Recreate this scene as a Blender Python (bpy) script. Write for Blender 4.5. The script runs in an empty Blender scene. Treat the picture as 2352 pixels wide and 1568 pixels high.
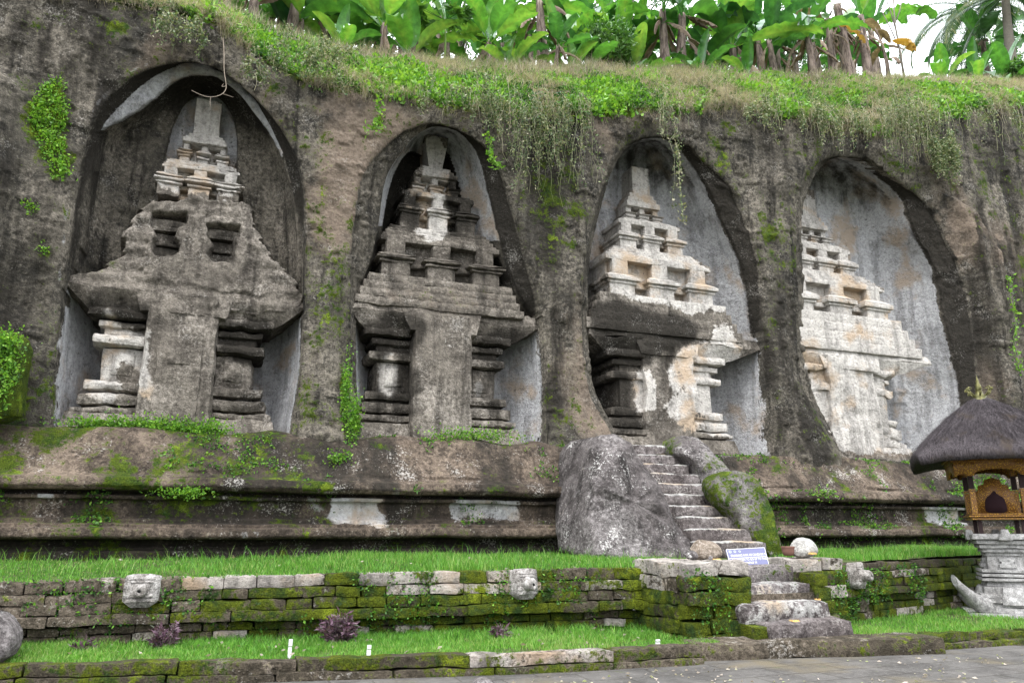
import bpy, math, random
import numpy as np
from math import radians as R

# ------------------------------------------------------------------ camera, world, sun, exposure
sc = bpy.context.scene
COL = sc.collection
FPX = 1750.0                      # focal length for a picture 2352 px wide
YAW = R(21.0)                     # the cliff is the plane Y = 15.3, seen obliquely
PITCH = math.atan(436.0 / FPX)
EYE = 1.6
cd = bpy.data.cameras.new('camera')
cam = bpy.data.objects.new('camera', cd); COL.objects.link(cam)
cd.sensor_width = 36.0; cd.lens = 36.0 * FPX / 2352.0
cd.clip_start = 0.1; cd.clip_end = 500
cam.location = (0, 0, EYE); cam.rotation_euler = (math.pi / 2 + PITCH, 0, -YAW)
sc.camera = cam

SUN_EL, SUN_AZ = R(62), R(200)    # high soft light from the front left, cloudy sky
w = bpy.data.worlds.new('World'); sc.world = w; w.use_nodes = True
nt = w.node_tree; nt.nodes.clear()
out = nt.nodes.new('ShaderNodeOutputWorld'); bg = nt.nodes.new('ShaderNodeBackground')
sky = nt.nodes.new('ShaderNodeTexSky'); sky.sky_type = 'NISHITA'; sky.sun_disc = False
sky.sun_elevation = SUN_EL; sky.sun_rotation = SUN_AZ; sky.dust_density = 6; sky.air_density = 1.0
hs = nt.nodes.new('ShaderNodeMixRGB'); hs.blend_type = 'MIX'; hs.inputs[0].default_value = 0.85
# even cloud cover, three times brighter overhead than at the horizon (an overcast sky)
_tc = nt.nodes.new('ShaderNodeTexCoord'); _sx = nt.nodes.new('ShaderNodeSeparateXYZ'); nt.links.new(_tc.outputs['Generated'], _sx.inputs[0])
_mr = nt.nodes.new('ShaderNodeMapRange'); nt.links.new(_sx.outputs[2], _mr.inputs[0])
_mr.inputs[1].default_value = 0.0; _mr.inputs[2].default_value = 1.0; _mr.inputs[3].default_value = 0.33; _mr.inputs[4].default_value = 1.0
_cc = nt.nodes.new('ShaderNodeVectorMath'); _cc.operation = 'SCALE'; _cc.inputs[0].default_value = (22.0, 22.6, 23.6); nt.links.new(_mr.outputs[0], _cc.inputs['Scale'])
nt.links.new(_cc.outputs[0], hs.inputs[2])
nt.links.new(sky.outputs[0], hs.inputs[1]); nt.links.new(hs.outputs[0], bg.inputs[0])
bg.inputs[1].default_value = 0.11
nt.links.new(bg.outputs[0], out.inputs[0])
sd = bpy.data.lights.new('sun', 'SUN'); sd.energy = 1.3; sd.angle = R(25); sd.color = (1.0, 0.985, 0.96)
so = bpy.data.objects.new('sun', sd); COL.objects.link(so)
# direction to the sun (azimuth measured so that it stands behind the camera, to the left)
_sd = np.array([-0.35, -0.62, 1.15]); _sd /= np.linalg.norm(_sd)
import mathutils
so.rotation_euler = mathutils.Vector(_sd).to_track_quat('Z', 'Y').to_euler()
sky.sun_elevation = math.asin(_sd[2]); sky.sun_rotation = math.atan2(_sd[0], _sd[1])
sc.view_settings.view_transform = 'Standard'; sc.view_settings.look = 'None'
sc.view_settings.exposure = 1.3; sc.view_settings.gamma = 1.0
sc.cycles.use_denoising = True
sc.cycles.max_bounces = 6; sc.cycles.diffuse_bounces = 3; sc.cycles.transmission_bounces = 4

# ------------------------------------------------------------------ maths helpers
rng = np.random.default_rng(7)
random.seed(7)
_ct, _st, _cp, _sp = math.cos(YAW), math.sin(YAW), math.cos(PITCH), math.sin(PITCH)
def rays(p):
    p = np.asarray(p, float); a = (p[..., 0] - 1176) / FPX; b = (784 - p[..., 1]) / FPX
    h = _cp - b * _sp; v = _sp + b * _cp
    return np.stack([_st * h + _ct * a, _ct * h - _st * a, v], -1)
def atn(p, n):                    # photo pixel -> (X, Z) on the upright plane Y = n
    d = rays(p); t = n / d[..., 1]
    return np.stack([d[..., 0] * t, EYE + d[..., 2] * t], -1)
def atz(p, z):
    d = rays(p); t = (z - EYE) / d[..., 2]
    return np.stack([d[..., 0] * t, d[..., 1] * t], -1)
def P3(x, y, n):
    q = atn((x, y), n); return np.array([q[0], n, q[1]])

_perm = np.random.default_rng(3).random((64, 64, 64)).astype(np.float32)
def vnoise(p, seed=0):
    p = np.asarray(p, np.float32) + np.float32(seed * 17.13 + 500)
    i = np.floor(p).astype(np.int32); f = p - i; f = f * f * f * (f * (f * 6 - 15) + 10)
    i0 = i & 63; i1 = (i + 1) & 63
    x0, y0, z0 = i0[..., 0], i0[..., 1], i0[..., 2]; x1, y1, z1 = i1[..., 0], i1[..., 1], i1[..., 2]
    fx, fy, fz = f[..., 0], f[..., 1], f[..., 2]
    def L(a, b, t): return a + (b - a) * t
    c = L(L(L(_perm[x0, y0, z0], _perm[x1, y0, z0], fx), L(_perm[x0, y1, z0], _perm[x1, y1, z0], fx), fy),
          L(L(_perm[x0, y0, z1], _perm[x1, y0, z1], fx), L(_perm[x0, y1, z1], _perm[x1, y1, z1], fx), fy), fz)
    return c * 2 - 1
def fbm(p, freq, octv=4, seed=0, gain=0.5):
    p = np.asarray(p, np.float32) * freq; a = 1.0; s = 0; t = 0
    for o in range(octv):
        s = s + a * vnoise(p, seed + o); t += a; a *= gain; p = p * 2.03
    return s / t
def sstep(x, a, b):
    t = np.clip((x - a) / (b - a), 0, 1); return t * t * (3 - 2 * t)
def chaikin(p, it=2, closed=True):
    p = np.asarray(p, float)
    for _ in range(it):
        q = np.roll(p, -1, 0) if closed else p[1:]
        a = p if closed else p[:-1]
        r = np.empty((2 * len(a), 2)); r[0::2] = .75 * a + .25 * q; r[1::2] = .25 * a + .75 * q
        if not closed: r = np.vstack([p[:1], r, p[-1:]])
        p = r
    return p
def psdf(pts, poly):              # signed distance, positive inside
    pts = np.asarray(pts, float); poly = np.asarray(poly, float)
    d2 = np.full(len(pts), 1e9); ins = np.zeros(len(pts), bool)
    a = poly; b = np.roll(poly, -1, 0)
    for k in range(len(a)):
        e = b[k] - a[k]; L = e @ e
        if L < 1e-12: continue
        w_ = pts - a[k]; t = np.clip((w_ @ e) / L, 0, 1)
        q = w_ - t[:, None] * e; d2 = np.minimum(d2, (q * q).sum(1))
        c = (a[k, 1] > pts[:, 1]) != (b[k, 1] > pts[:, 1])
        if abs(e[1]) > 1e-12:
            xi = a[k, 0] + (pts[:, 1] - a[k, 1]) / e[1] * e[0]
            ins ^= c & (pts[:, 0] < xi)
    d = np.sqrt(d2); return np.where(ins, d, -d)
def psdf_box(pts, poly, m=0.6):   # same, computed only near the polygon
    lo = poly.min(0) - m; hi = poly.max(0) + m
    k = np.all((pts > lo) & (pts < hi), 1); r = np.full(len(pts), -m)
    if k.any(): r[k] = psdf(pts[k], poly)
    return r

# ------------------------------------------------------------------ mesh helpers
def mk_mesh(name, V, faces, mat, smooth=True, attrs=None, mats=None, midx=None):
    V = np.asarray(V, np.float32)
    me = bpy.data.meshes.new(name)
    me.vertices.add(len(V)); me.vertices.foreach_set('co', V.ravel())
    faces = [np.asarray(f, np.int32) for f in faces if len(f)]
    cnt = np.concatenate([np.full(len(f), f.shape[1], np.int32) for f in faces])
    idx = np.concatenate([f.ravel() for f in faces])
    me.loops.add(len(idx)); me.loops.foreach_set('vertex_index', idx)
    me.polygons.add(len(cnt))
    st = np.zeros(len(cnt), np.int32); st[1:] = np.cumsum(cnt)[:-1]
    me.polygons.foreach_set('loop_start', st)
    me.polygons.foreach_set('use_smooth', np.full(len(cnt), bool(smooth)))
    for k, a in (attrs or {}).items():
        at = me.attributes.new(k, 'FLOAT', 'POINT'); at.data.foreach_set('value', np.asarray(a, np.float32))
    for m in (mats or [mat]): me.materials.append(m)
    if midx is not None: me.polygons.foreach_set('material_index', np.asarray(midx, np.int32))
    me.update(calc_edges=True); me.validate()
    return me
class MB:                         # collects pieces of ONE mesh
    def __init__(s): s.V = []; s.F = {3: [], 4: []}; s.A = {}; s.n = 0
    def add(s, V, F, **at):
        V = np.asarray(V, float); F = np.asarray(F)
        if len(V) == 0: return s
        s.V.append(V)
        if len(F): s.F[F.shape[1]].append(F + s.n)
        for k in set(s.A) | set(at):
            l = s.A.setdefault(k, [])
            if not l and s.n: l.append(np.zeros(s.n))
            v = at.get(k, 0.0); l.append(np.broadcast_to(np.asarray(v, float), (len(V),)))
        s.n += len(V); return s
    def addm(s, V, Fs, **at):
        V = np.asarray(V, float); n0 = s.n
        s.add(V, np.zeros((0, 4), int), **at)
        for F in Fs:
            F = np.asarray(F)
            if len(F): s.F[F.shape[1]].append(F + n0)
        return s
    def verts(s): return np.vstack(s.V)
    def mesh(s, name, mat, smooth=True, base=None, extra=None):
        V = s.verts(); A = {k: np.concatenate(v) for k, v in s.A.items()}
        if extra: A.update(extra(V))
        if base is not None: V = V - np.asarray(base)
        fs = [np.vstack(s.F[k]) for k in (4, 3) if s.F[k]]
        return mk_mesh(name, V, fs, mat, smooth, A)
def link(name, me, parent=None):
    o = bpy.data.objects.new(name, me); COL.objects.link(o); o.parent = parent; return o
def tag(o, label=None, cat=None, group=None, kind=None):
    if label: o['label'] = label
    if cat: o['category'] = cat
    if group: o['group'] = group
    if kind: o['kind'] = kind
    return o
class Thing:
    def __init__(s, name, label, cat, base, group=None):
        s.base = np.asarray(base, float); s.o = bpy.data.objects.new(name, None); COL.objects.link(s.o)
        s.o.location = base; s.o.empty_display_size = .2; tag(s.o, label, cat, group)
    def part(s, name, mb, mat, smooth=True, parent=None, label=None, extra=None):
        o = link(name, mb.mesh(name, mat, smooth, s.base, extra), parent or s.o)
        if label: o['label'] = label
        return o
def solo(name, label, cat, mb, mat, base=None, group=None, smooth=True, extra=None):
    if base is None: v = mb.verts(); base = [v[:, 0].mean(), v[:, 1].mean(), v[:, 2].min()]
    o = link(name, mb.mesh(name, mat, smooth, base, extra)); o.location = base
    return tag(o, label, cat, group)
def struct(name, me, kind='structure'):
    o = link(name, me); o['kind'] = kind; return o
def copy_tree(o, parent=None):
    c = o.copy(); COL.objects.link(c); c.parent = parent
    for ch in list(o.children): copy_tree(ch, c)
    return c
def gridf(nu, nv, off=0):         # quads for a vertex grid stored [u, v]
    i = np.arange(nu - 1)[:, None] * nv + np.arange(nv - 1)[None, :]
    return np.stack([i, i + nv, i + nv + 1, i + 1], -1).reshape(-1, 4) + off
def hexa(b, t, z0, z1, res=0.08, rnd=0.02):
    """block from a bottom rectangle b=(x0,x1,y0,y1) to a top one; faces subdivided, edges softened"""
    Vs = []; Fs = []; n = 0
    bx = np.array(b, float); tx = np.array(t, float)
    nx = max(2, int(math.ceil((bx[1] - bx[0]) / res)) + 1); ny = max(2, int(math.ceil((bx[3] - bx[2]) / res)) + 1)
    nz = max(2, int(math.ceil((z1 - z0) / res)) + 1)
    def m(u, v, w_):
        r = bx + (tx - bx) * w_[..., None]
        return np.stack([r[..., 0] + (r[..., 1] - r[..., 0]) * u, r[..., 2] + (r[..., 3] - r[..., 2]) * v, z0 + (z1 - z0) * w_], -1)
    def par(k): return np.linspace(0, 1, k)
    for ax in range(3):
        for sgn in (0, 1):
            if ax == 0: U, W = np.meshgrid(par(ny), par(nz), indexing='ij'); q = m(np.full_like(U, sgn), U, W); fl = sgn == 0
            elif ax == 1: U, W = np.meshgrid(par(nx), par(nz), indexing='ij'); q = m(U, np.full_like(U, sgn), W); fl = sgn == 1
            else: U, W = np.meshgrid(par(nx), par(ny), indexing='ij'); q = m(U, W, np.full_like(U, sgn)); fl = sgn == 0
            f = gridf(*U.shape)
            if fl: f = f[:, ::-1]
            Vs.append(q.reshape(-1, 3)); Fs.append(f + n); n += U.size
    V = np.vstack(Vs); F = np.vstack(Fs)
    if rnd > 0:                   # pull the edges in a little
        c = np.array([(bx[0] + bx[1]) / 2, (bx[2] + bx[3]) / 2, (z0 + z1) / 2])
        lo = V.min(0); hi = V.max(0); d = np.minimum(V - lo, hi - V)
        k = np.clip(1 - np.sort(d, 1)[:, 1] / (rnd * 2.5), 0, 1) * rnd
        dirv = c - V; mask = d < rnd * 2.5; dirv = np.sign(dirv) * mask
        V = V + dirv * k[:, None] * .6
    return V, F
def rough(V, amp=0.02, freq=3.0, seed=0, octv=4):
    d = np.stack([fbm(V, freq, octv, seed), fbm(V, freq, octv, seed + 11), fbm(V, freq, octv, seed + 23)], -1)
    return V + d * amp * 1.6
def rbox(mb, x0, x1, y0, y1, z0, z1, amp=.015, res=.08, rnd=.02, tap=None, freq=3., seed=0, **at):
    b = (x0, x1, y0, y1); t = tap or b
    V, F = hexa(b, t, z0, z1, res, rnd)
    if amp: V = rough(V, amp, freq, seed)
    mb.add(V, F, **at)
def tube(mb, pts, rad, k=6, cap=True, **at):
    pts = np.asarray(pts, float); rad = np.broadcast_to(np.asarray(rad, float), (len(pts),))
    tg = np.gradient(pts, axis=0); tg /= np.linalg.norm(tg, axis=1)[:, None] + 1e-9
    up = np.array([0, 0, 1.]) if abs(tg[0, 2]) < .9 else np.array([1., 0, 0])
    V = []; 
    for i in range(len(pts)):
        a = np.cross(tg[i], up); a /= np.linalg.norm(a) + 1e-9; b = np.cross(a, tg[i]); up = b
        th = np.arange(k) / k * 2 * np.pi
        V.append(pts[i] + rad[i] * (np.cos(th)[:, None] * a + np.sin(th)[:, None] * b))
    V = np.vstack(V); n = len(pts)
    i = np.arange(n - 1)[:, None] * k; j = np.arange(k)[None, :]; j2 = (j + 1) % k
    F = np.stack([i + j, i + j2, i + k + j2, i + k + j], -1).reshape(-1, 4)
    if cap:
        V = np.vstack([V, pts[:1], pts[-1:]]); jj = np.arange(k)
        T = np.vstack([np.stack([(jj + 1) % k, jj, np.full(k, n * k)], -1), np.stack([(n - 1) * k + jj, (n - 1) * k + (jj + 1) % k, np.full(k, n * k + 1)], -1)])
        mb.addm(V, [F, T], **at)
    else: mb.add(V, F, **at)
def lathe(mb, prof, c, k=20, **at):   # prof: (r, z) from bottom to top
    prof = np.asarray(prof, float); th = np.arange(k) / k * 2 * np.pi
    V = np.stack([c[0] + prof[:, 0, None] * np.cos(th), c[1] + prof[:, 0, None] * np.sin(th), c[2] + np.repeat(prof[:, 1, None], k, 1)], -1).reshape(-1, 3)
    n = len(prof); i = np.arange(n - 1)[:, None] * k; j = np.arange(k)[None, :]; j2 = (j + 1) % k
    mb.add(V, np.stack([i + j, i + j2, i + k + j2, i + k + j], -1).reshape(-1, 4), **at)
def poly_rock(mb, poly, n, T, amp=.06, freq=1.2, seed=0, back=None, nlat=28, nlon=90, pw=2.6, lean=None, **at):
    """boulder whose outline in the plane Y=n is poly (X,Z) and which bulges T towards -Y and back towards +Y"""
    poly = np.asarray(poly, float); c = poly.mean(0); back = back or T
    th = np.linspace(0, 2 * np.pi, nlon, endpoint=False)
    ang = np.arctan2(poly[:, 1] - c[1], poly[:, 0] - c[0]); rad = np.hypot(*(poly - c).T)
    fine = []; q = np.vstack([poly, poly[:1]])
    for a, b in zip(q[:-1], q[1:]):
        for t in np.linspace(0, 1, 30, endpoint=False): fine.append(a + (b - a) * t)
    fine = np.array(fine); fa = np.arctan2(fine[:, 1] - c[1], fine[:, 0] - c[0]) % (2 * np.pi); fr = np.hypot(*(fine - c).T)
    o = np.argsort(fa); Rr = np.interp(th, np.r_[fa[o] - 2 * np.pi, fa[o], fa[o] + 2 * np.pi], np.tile(fr[o], 3))
    la = np.linspace(-np.pi / 2, np.pi / 2, nlat)
    cs = np.abs(np.cos(la)) ** (2 / pw); sn = np.sign(np.sin(la)) * np.abs(np.sin(la)) ** (2 / pw)
    dep = np.where(sn < 0, sn * T, sn * back)
    X = c[0] + cs[:, None] * Rr * np.cos(th); Z = c[1] + cs[:, None] * Rr * np.sin(th)
    Y = n + np.repeat(dep[:, None], nlon, 1)
    V = np.stack([X, Y, Z], -1).reshape(-1, 3)
    if lean is not None: V[:, 1] += (V[:, 2] - c[1]) * lean
    V = rough(V, amp, freq, seed, 5)
    i = np.arange(nlat - 1)[:, None] * nlon; j = np.arange(nlon)[None, :]; j2 = (j + 1) % nlon
    mb.add(V, np.stack([i + j, i + nlon + j, i + nlon + j2, i + j2], -1).reshape(-1, 4), **at)

# ------------------------------------------------------------------ materials
class NB:
    def __init__(s, name):
        s.m = bpy.data.materials.new(name); s.m.use_nodes = True; s.t = s.m.node_tree; s.t.nodes.clear()
        s.pos = s.t.nodes.new('ShaderNodeNewGeometry').outputs['Position']
    def _in(s, n, i, v):
        if v is None: return
        if isinstance(v, bpy.types.NodeSocket): s.t.links.new(v, n.inputs[i])
        else:
            if isinstance(v, tuple) and len(v) == 3 and n.inputs[i].type == 'RGBA': v = (*v, 1)
            n.inputs[i].default_value = v
    def noise(s, scale, detail=5, rough_=.6, vec=None, dist=0):
        n = s.t.nodes.new('ShaderNodeTexNoise'); s._in(n, 'Vector', vec or s.pos); s._in(n, 'Scale', scale); s._in(n, 'Detail', detail)
        s._in(n, 'Roughness', rough_); s._in(n, 'Distortion', dist); return n.outputs['Fac']
    def vor(s, scale, vec=None):
        n = s.t.nodes.new('ShaderNodeTexVoronoi'); s._in(n, 'Vector', vec or s.pos); s._in(n, 'Scale', scale); return n.outputs['Distance']
    def vscale(s, sx, sy, sz, vec=None):
        n = s.t.nodes.new('ShaderNodeVectorMath'); n.operation = 'MULTIPLY'; s._in(n, 0, vec or s.pos); n.inputs[1].default_value = (sx, sy, sz); return n.outputs[0]
    def attr(s, name):
        n = s.t.nodes.new('ShaderNodeAttribute'); n.attribute_name = name; return n.outputs['Fac']
    def mth(s, op, a, b=None, clamp=False):
        n = s.t.nodes.new('ShaderNodeMath'); n.operation = op; n.use_clamp = clamp; s._in(n, 0, a); s._in(n, 1, b); return n.outputs[0]
    def ss(s, x, a, b, lo=0., hi=1.):
        n = s.t.nodes.new('ShaderNodeMapRange'); n.interpolation_type = 'SMOOTHSTEP'; s._in(n, 0, x); s._in(n, 1, a); s._in(n, 2, b); s._in(n, 3, lo); s._in(n, 4, hi); return n.outputs[0]
    def mix(s, f, a, b, bt='MIX'):
        n = s.t.nodes.new('ShaderNodeMixRGB'); n.blend_type = bt; s._in(n, 0, f); s._in(n, 1, a); s._in(n, 2, b); return n.outputs[0]
    def scale(s, c, f): 
        n = s.t.nodes.new('ShaderNodeVectorMath'); n.operation = 'SCALE'; s._in(n, 0, c); s._in(n, 'Scale', f); return n.outputs[0]
    def bump(s, h, strength=1., dist=.03):
        n = s.t.nodes.new('ShaderNodeBump'); s._in(n, 'Height', h); s._in(n, 'Strength', strength); s._in(n, 'Distance', dist); return n.outputs[0]
    def done(s, col, rough_=.95, normal=None, spec=.15, metal=0.):
        b = s.t.nodes.new('ShaderNodeBsdfPrincipled'); s._in(b, 'Base Color', col); s._in(b, 'Roughness', rough_); s._in(b, 'Specular IOR Level', spec); s._in(b, 'Metallic', metal)
        if normal: s.t.links.new(normal, b.inputs['Normal'])
        o = s.t.nodes.new('ShaderNodeOutputMaterial'); s.t.links.new(b.outputs[0], o.inputs[0]); return s.m
def rock_mat(name, dark, mid, light, streak=.6, lichen=.5, plaster=(.47, .47, .48), moss=((.022, .045, .008), (.12, .17, .014)), bump=.035, pits=.5, lich_col=(.42, .4, .37), fine=1.0):
    b = NB(name)
    n1 = b.noise(.55, 6, .6); n2 = b.noise(2.4, 8, .68); n3 = b.noise(13, 8, .72); n4 = b.noise(60, 4, .6)
    st = b.noise(1.7, 6, .62, b.vscale(2.0, 2.0, .2)); vp = b.vor(17)
    c = b.mix(b.ss(n2, .36, .62), dark, mid)
    c = b.mix(b.ss(b.mth('ADD', b.mth('MULTIPLY', n1, .6), b.mth('MULTIPLY', n3, .4)), .46, .64), c, light)
    c = b.mix(b.mth('MULTIPLY', b.ss(st, .5, .68), streak), c, tuple(x * .33 for x in dark))
    c = b.scale(c, b.ss(b.mth('ADD', b.mth('MULTIPLY', n3, .55), b.mth('MULTIPLY', n4, .45)), .32, .66, 1 - .5 * fine, 1 + .55 * fine))
    # plaster / pale worn areas, black algae and painted shade, bare earth, moss, each with its own painted weight
    ap = b.attr('plaster'); ak = b.attr('black'); am = b.attr('moss'); ae = b.attr('earth')
    e = b.ss(b.mth('ADD', ae, b.mth('MULTIPLY', b.mth('SUBTRACT', n2, .5), .8)), .35, .7)
    c = b.mix(e, c, b.mix(b.ss(n3, .3, .7), (.12, .093, .072), (.225, .18, .142)))
    pf = b.ss(b.mth('ADD', ap, b.mth('ADD', b.mth('MULTIPLY', b.mth('SUBTRACT', n2, .5), 1.5), b.mth('ADD', b.mth('MULTIPLY', b.mth('SUBTRACT', n3, .5), .9), b.mth('MULTIPLY', b.mth('SUBTRACT', st, .5), .8)))), .42, .62)
    pc = b.scale(b.mix(b.ss(st, .44, .64), plaster, tuple(x * .62 for x in plaster)), b.ss(b.mth('ADD', b.mth('MULTIPLY', n3, .6), b.mth('MULTIPLY', n4, .4)), .34, .6, .58, 1.12))
    pc = b.mix(b.ss(b.noise(.9, 5, .6), .5, .66), pc, tuple(x * y for x, y in zip(plaster, (.8, .66, .52))))
    pc = b.mix(b.mth('MULTIPLY', b.ss(b.noise(9, 6, .75), .58, .68), .85), pc, (.075, .068, .06))
    pc = b.mix(b.mth('MULTIPLY', b.ss(b.noise(3.2, 7, .72), .54, .66), .55), pc, (.13, .122, .115))
    c = b.mix(pf, c, pc)
    kf = b.ss(b.mth('ADD', ak, b.mth('ADD', b.mth('MULTIPLY', b.mth('SUBTRACT', n2, .5), .8), b.mth('MULTIPLY', b.mth('SUBTRACT', st, .5), 1.0))), .22, .88)
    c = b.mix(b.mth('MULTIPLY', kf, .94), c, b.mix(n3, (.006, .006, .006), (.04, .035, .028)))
    # lichen specks
    lf = b.ss(b.mth('ADD', b.mth('MULTIPLY', b.noise(26, 6, .75), .62), b.mth('MULTIPLY', b.noise(1.6, 4, .6), .42)), .59, .635)
    c = b.mix(b.mth('MULTIPLY', lf, lichen), c, lich_col)
    mf = b.ss(b.mth('ADD', am, b.mth('ADD', b.mth('MULTIPLY', b.mth('SUBTRACT', n2, .5), 1.7), b.mth('MULTIPLY', b.mth('SUBTRACT', n3, .5), 1.5))), .42, .62)
    mc = b.mix(b.ss(b.noise(4, 7, .72), .36, .6), moss[0], tuple(.5 * x for x in moss[1])); mc = b.mix(b.ss(b.noise(2.1, 7, .72), .54, .66), mc, moss[1]); mc = b.mix(b.ss(b.noise(7, 6, .7), .6, .7), mc, (.05, .085, .035)); mc = b.scale(mc, b.ss(n4, .3, .7, .45, 1.45))
    c = b.mix(mf, c, mc)
    h = b.mth('ADD', b.mth('MULTIPLY', n3, 1.0), b.mth('ADD', b.mth('MULTIPLY', n2, 1.3), b.mth('ADD', b.mth('MULTIPLY', n4, .22), b.mth('MULTIPLY', b.ss(vp, 0, .35), pits * .35))))
    return b.done(c, .93, b.bump(h, 1., bump * 1.8), .12)
CLIFF = rock_mat('cliff_rock', (.032, .030, .026), (.092, .083, .067), (.178, .158, .13), streak=.85, lichen=.34, plaster=(.45, .452, .462))
CANDI = rock_mat('carved_tuff', (.075, .066, .056), (.16, .142, .12), (.25, .225, .195), streak=.7, lichen=.34, plaster=(.5, .474, .44))
PLINTH = rock_mat('plinth_rock', (.04, .032, .026), (.1, .078, .06), (.165, .13, .1), streak=.5, lichen=.75, plaster=(.5, .5, .5))
BOULD = rock_mat('boulder_rock', (.05, .044, .043), (.125, .112, .11), (.225, .21, .205), streak=.75, lichen=1.0, lich_col=(.5, .49, .47))
BLOCK = rock_mat('mossy_block', (.04, .034, .024), (.085, .07, .052), (.14, .115, .09), streak=.35, lichen=.5, plaster=(.4, .365, .33), moss=((.02, .04, .009), (.14, .175, .012)))
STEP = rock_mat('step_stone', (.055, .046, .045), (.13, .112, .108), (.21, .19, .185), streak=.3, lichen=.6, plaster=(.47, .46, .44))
# ------------------------------------------------------------------ niches of the cliff (traced outlines on upright planes)
def PL(l, n, it=2): return chaikin(atn(np.array(l, float), n), it)
def low(l, dy=150): return l            # outlines already closed
N_OUT = [
 [(112, 1130), (115, 975), (125, 850), (138, 700), (150, 600), (160, 500), (172, 420), (190, 330), (215, 265), (255, 205), (310, 162), (370, 138), (430, 131), (490, 143), (540, 175), (590, 220), (630, 262), (665, 315), (690, 380), (703, 450), (706, 550), (704, 640), (698, 720), (693, 830), (682, 925), (668, 985), (660, 1130)],
 [(842, 1130), (838, 1000), (816, 900), (809, 760), (808, 640), (810, 551), (826, 422), (851, 369), (876, 344), (911, 309), (960, 283), (1009, 276), (1051, 285), (1108, 318), (1142, 360), (1164, 410), (1184, 480), (1204, 560), (1228, 640), (1252, 720), (1264, 850), (1267, 930), (1262, 1005), (1262, 1130)],
 [(1420, 1130), (1412, 990), (1386, 948), (1362, 900), (1350, 850), (1346, 760), (1345, 640), (1355, 551), (1385, 439), (1403, 387), (1431, 337), (1466, 314), (1508, 307), (1540, 309), (1582, 322), (1632, 369), (1670, 404), (1700, 453), (1720, 499), (1740, 560), (1758, 640), (1768, 760), (1776, 860), (1782, 940), (1786, 1030), (1790, 1150)],
 [(1950, 1170), (1940, 1045), (1912, 997), (1877, 938), (1852, 881), (1840, 804), (1843, 681), (1838, 576), (1836, 510), (1841, 464), (1859, 415), (1880, 378), (1912, 355), (1964, 353), (2000, 364), (2056, 402), (2128, 450), (2152, 490), (2180, 551), (2224, 646), (2245, 751), (2256, 850), (2262, 950), (2262, 1060), (2262, 1170)]]
N_IN = [
 [(125, 1130), (128, 975), (135, 850), (150, 700), (178, 600), (200, 500), (212, 400), (222, 312), (246, 270), (302, 214), (352, 172), (401, 148), (457, 139), (503, 155), (548, 183), (580, 214), (600, 245), (640, 320), (668, 400), (684, 480), (692, 560), (694, 640), (692, 720), (690, 830), (678, 925), (665, 985), (655, 1130)],
 [(838, 1130), (832, 990), (820, 900), (816, 760), (826, 660), (850, 600), (870, 520), (881, 422), (898, 382), (930, 338), (962, 302), (1009, 285), (1051, 294), (1072, 311), (1098, 346), (1113, 389), (1124, 439), (1138, 492), (1149, 548), (1170, 620), (1200, 690), (1240, 740), (1256, 850), (1258, 930), (1253, 1000), (1250, 1130)],
 [(1425, 1130), (1416, 990), (1390, 948), (1367, 900), (1355, 850), (1351, 760), (1350, 640), (1359, 560), (1389, 440), (1407, 389), (1435, 341), (1469, 321), (1508, 314), (1535, 316), (1575, 345), (1606, 395), (1632, 440), (1659, 505), (1680, 547), (1701, 597), (1717, 653), (1726, 702), (1742, 770), (1762, 892), (1772, 962), (1776, 1026), (1778, 1150)],
 [(1953, 1170), (1944, 1045), (1916, 997), (1881, 938), (1857, 881), (1845, 804), (1847, 681), (1842, 576), (1840, 510), (1845, 464), (1863, 417), (1884, 383), (1914, 360), (1964, 357), (1996, 373), (2028, 404), (2063, 438), (2082, 460), (2090, 499), (2108, 545), (2138, 597), (2155, 653), (2166, 716), (2180, 772), (2194, 822), (2211, 885), (2216, 950), (2212, 1050), (2210, 1170)]]
NF = 15.3
RIM = [0.55, 0.5, 0.45, 0.45]
BACK = [2.0, 1.75, 1.9, 1.9]
# the vaults rise as they go in: a point carved d deep sits KS*d higher on the upper half of a niche
KS = .6
def zrise(z): return KS * sstep(z, 6.2, 9.2)
def PLd(l, d, it=2):
    p = PL(l, NF + d, it); z0 = p[:, 1].copy()
    for _ in range(8): z0 = p[:, 1] - zrise(z0) * d
    return np.stack([p[:, 0], z0], -1)
OUTP = [PL(l, NF) for l in N_OUT]
INP = [PLd(l, r) for l, r in zip(N_IN, RIM)]
CRES_LO = PLd([(215, 312), (240, 296), (288, 270), (335, 244), (368, 212), (396, 186), (440, 172), (495, 172), (540, 202), (586, 258), (640, 330), (690, 500), (690, 1130), (140, 1130), (150, 700), (180, 560)], .75)
ARCH1 = PLd([(373, 470), (374, 370), (384, 320), (402, 270), (430, 228), (470, 211), (510, 227), (535, 265), (548, 320), (546, 380), (545, 470)], 1.45)

# lip of the cliff: where the wall ends and where the overgrown slope meets the plateau
_lo = atn(np.array([(-300, -40), (200, -20), (330, 0), (400, 10), (480, 45), (560, 90), (640, 140), (760, 195), (900, 215), (1100, 240), (1300, 262), (1500, 250), (1700, 240), (1850, 270), (2000, 300), (2150, 255), (2352, 235), (2600, 235)], float), 15.5)
_hi = atn(np.array([(-300, -120), (300, -40), (400, -10), (450, 12), (560, 50), (640, 88), (720, 108), (850, 132), (1000, 147), (1250, 162), (1500, 170), (1800, 182), (2000, 187), (2352, 200), (2700, 207)], float), 17.8)
def z_lo(s): return np.interp(s, _lo[:, 0], _lo[:, 1])
def z_hi(s): return np.interp(s, _hi[:, 0], _hi[:, 1])

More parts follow.
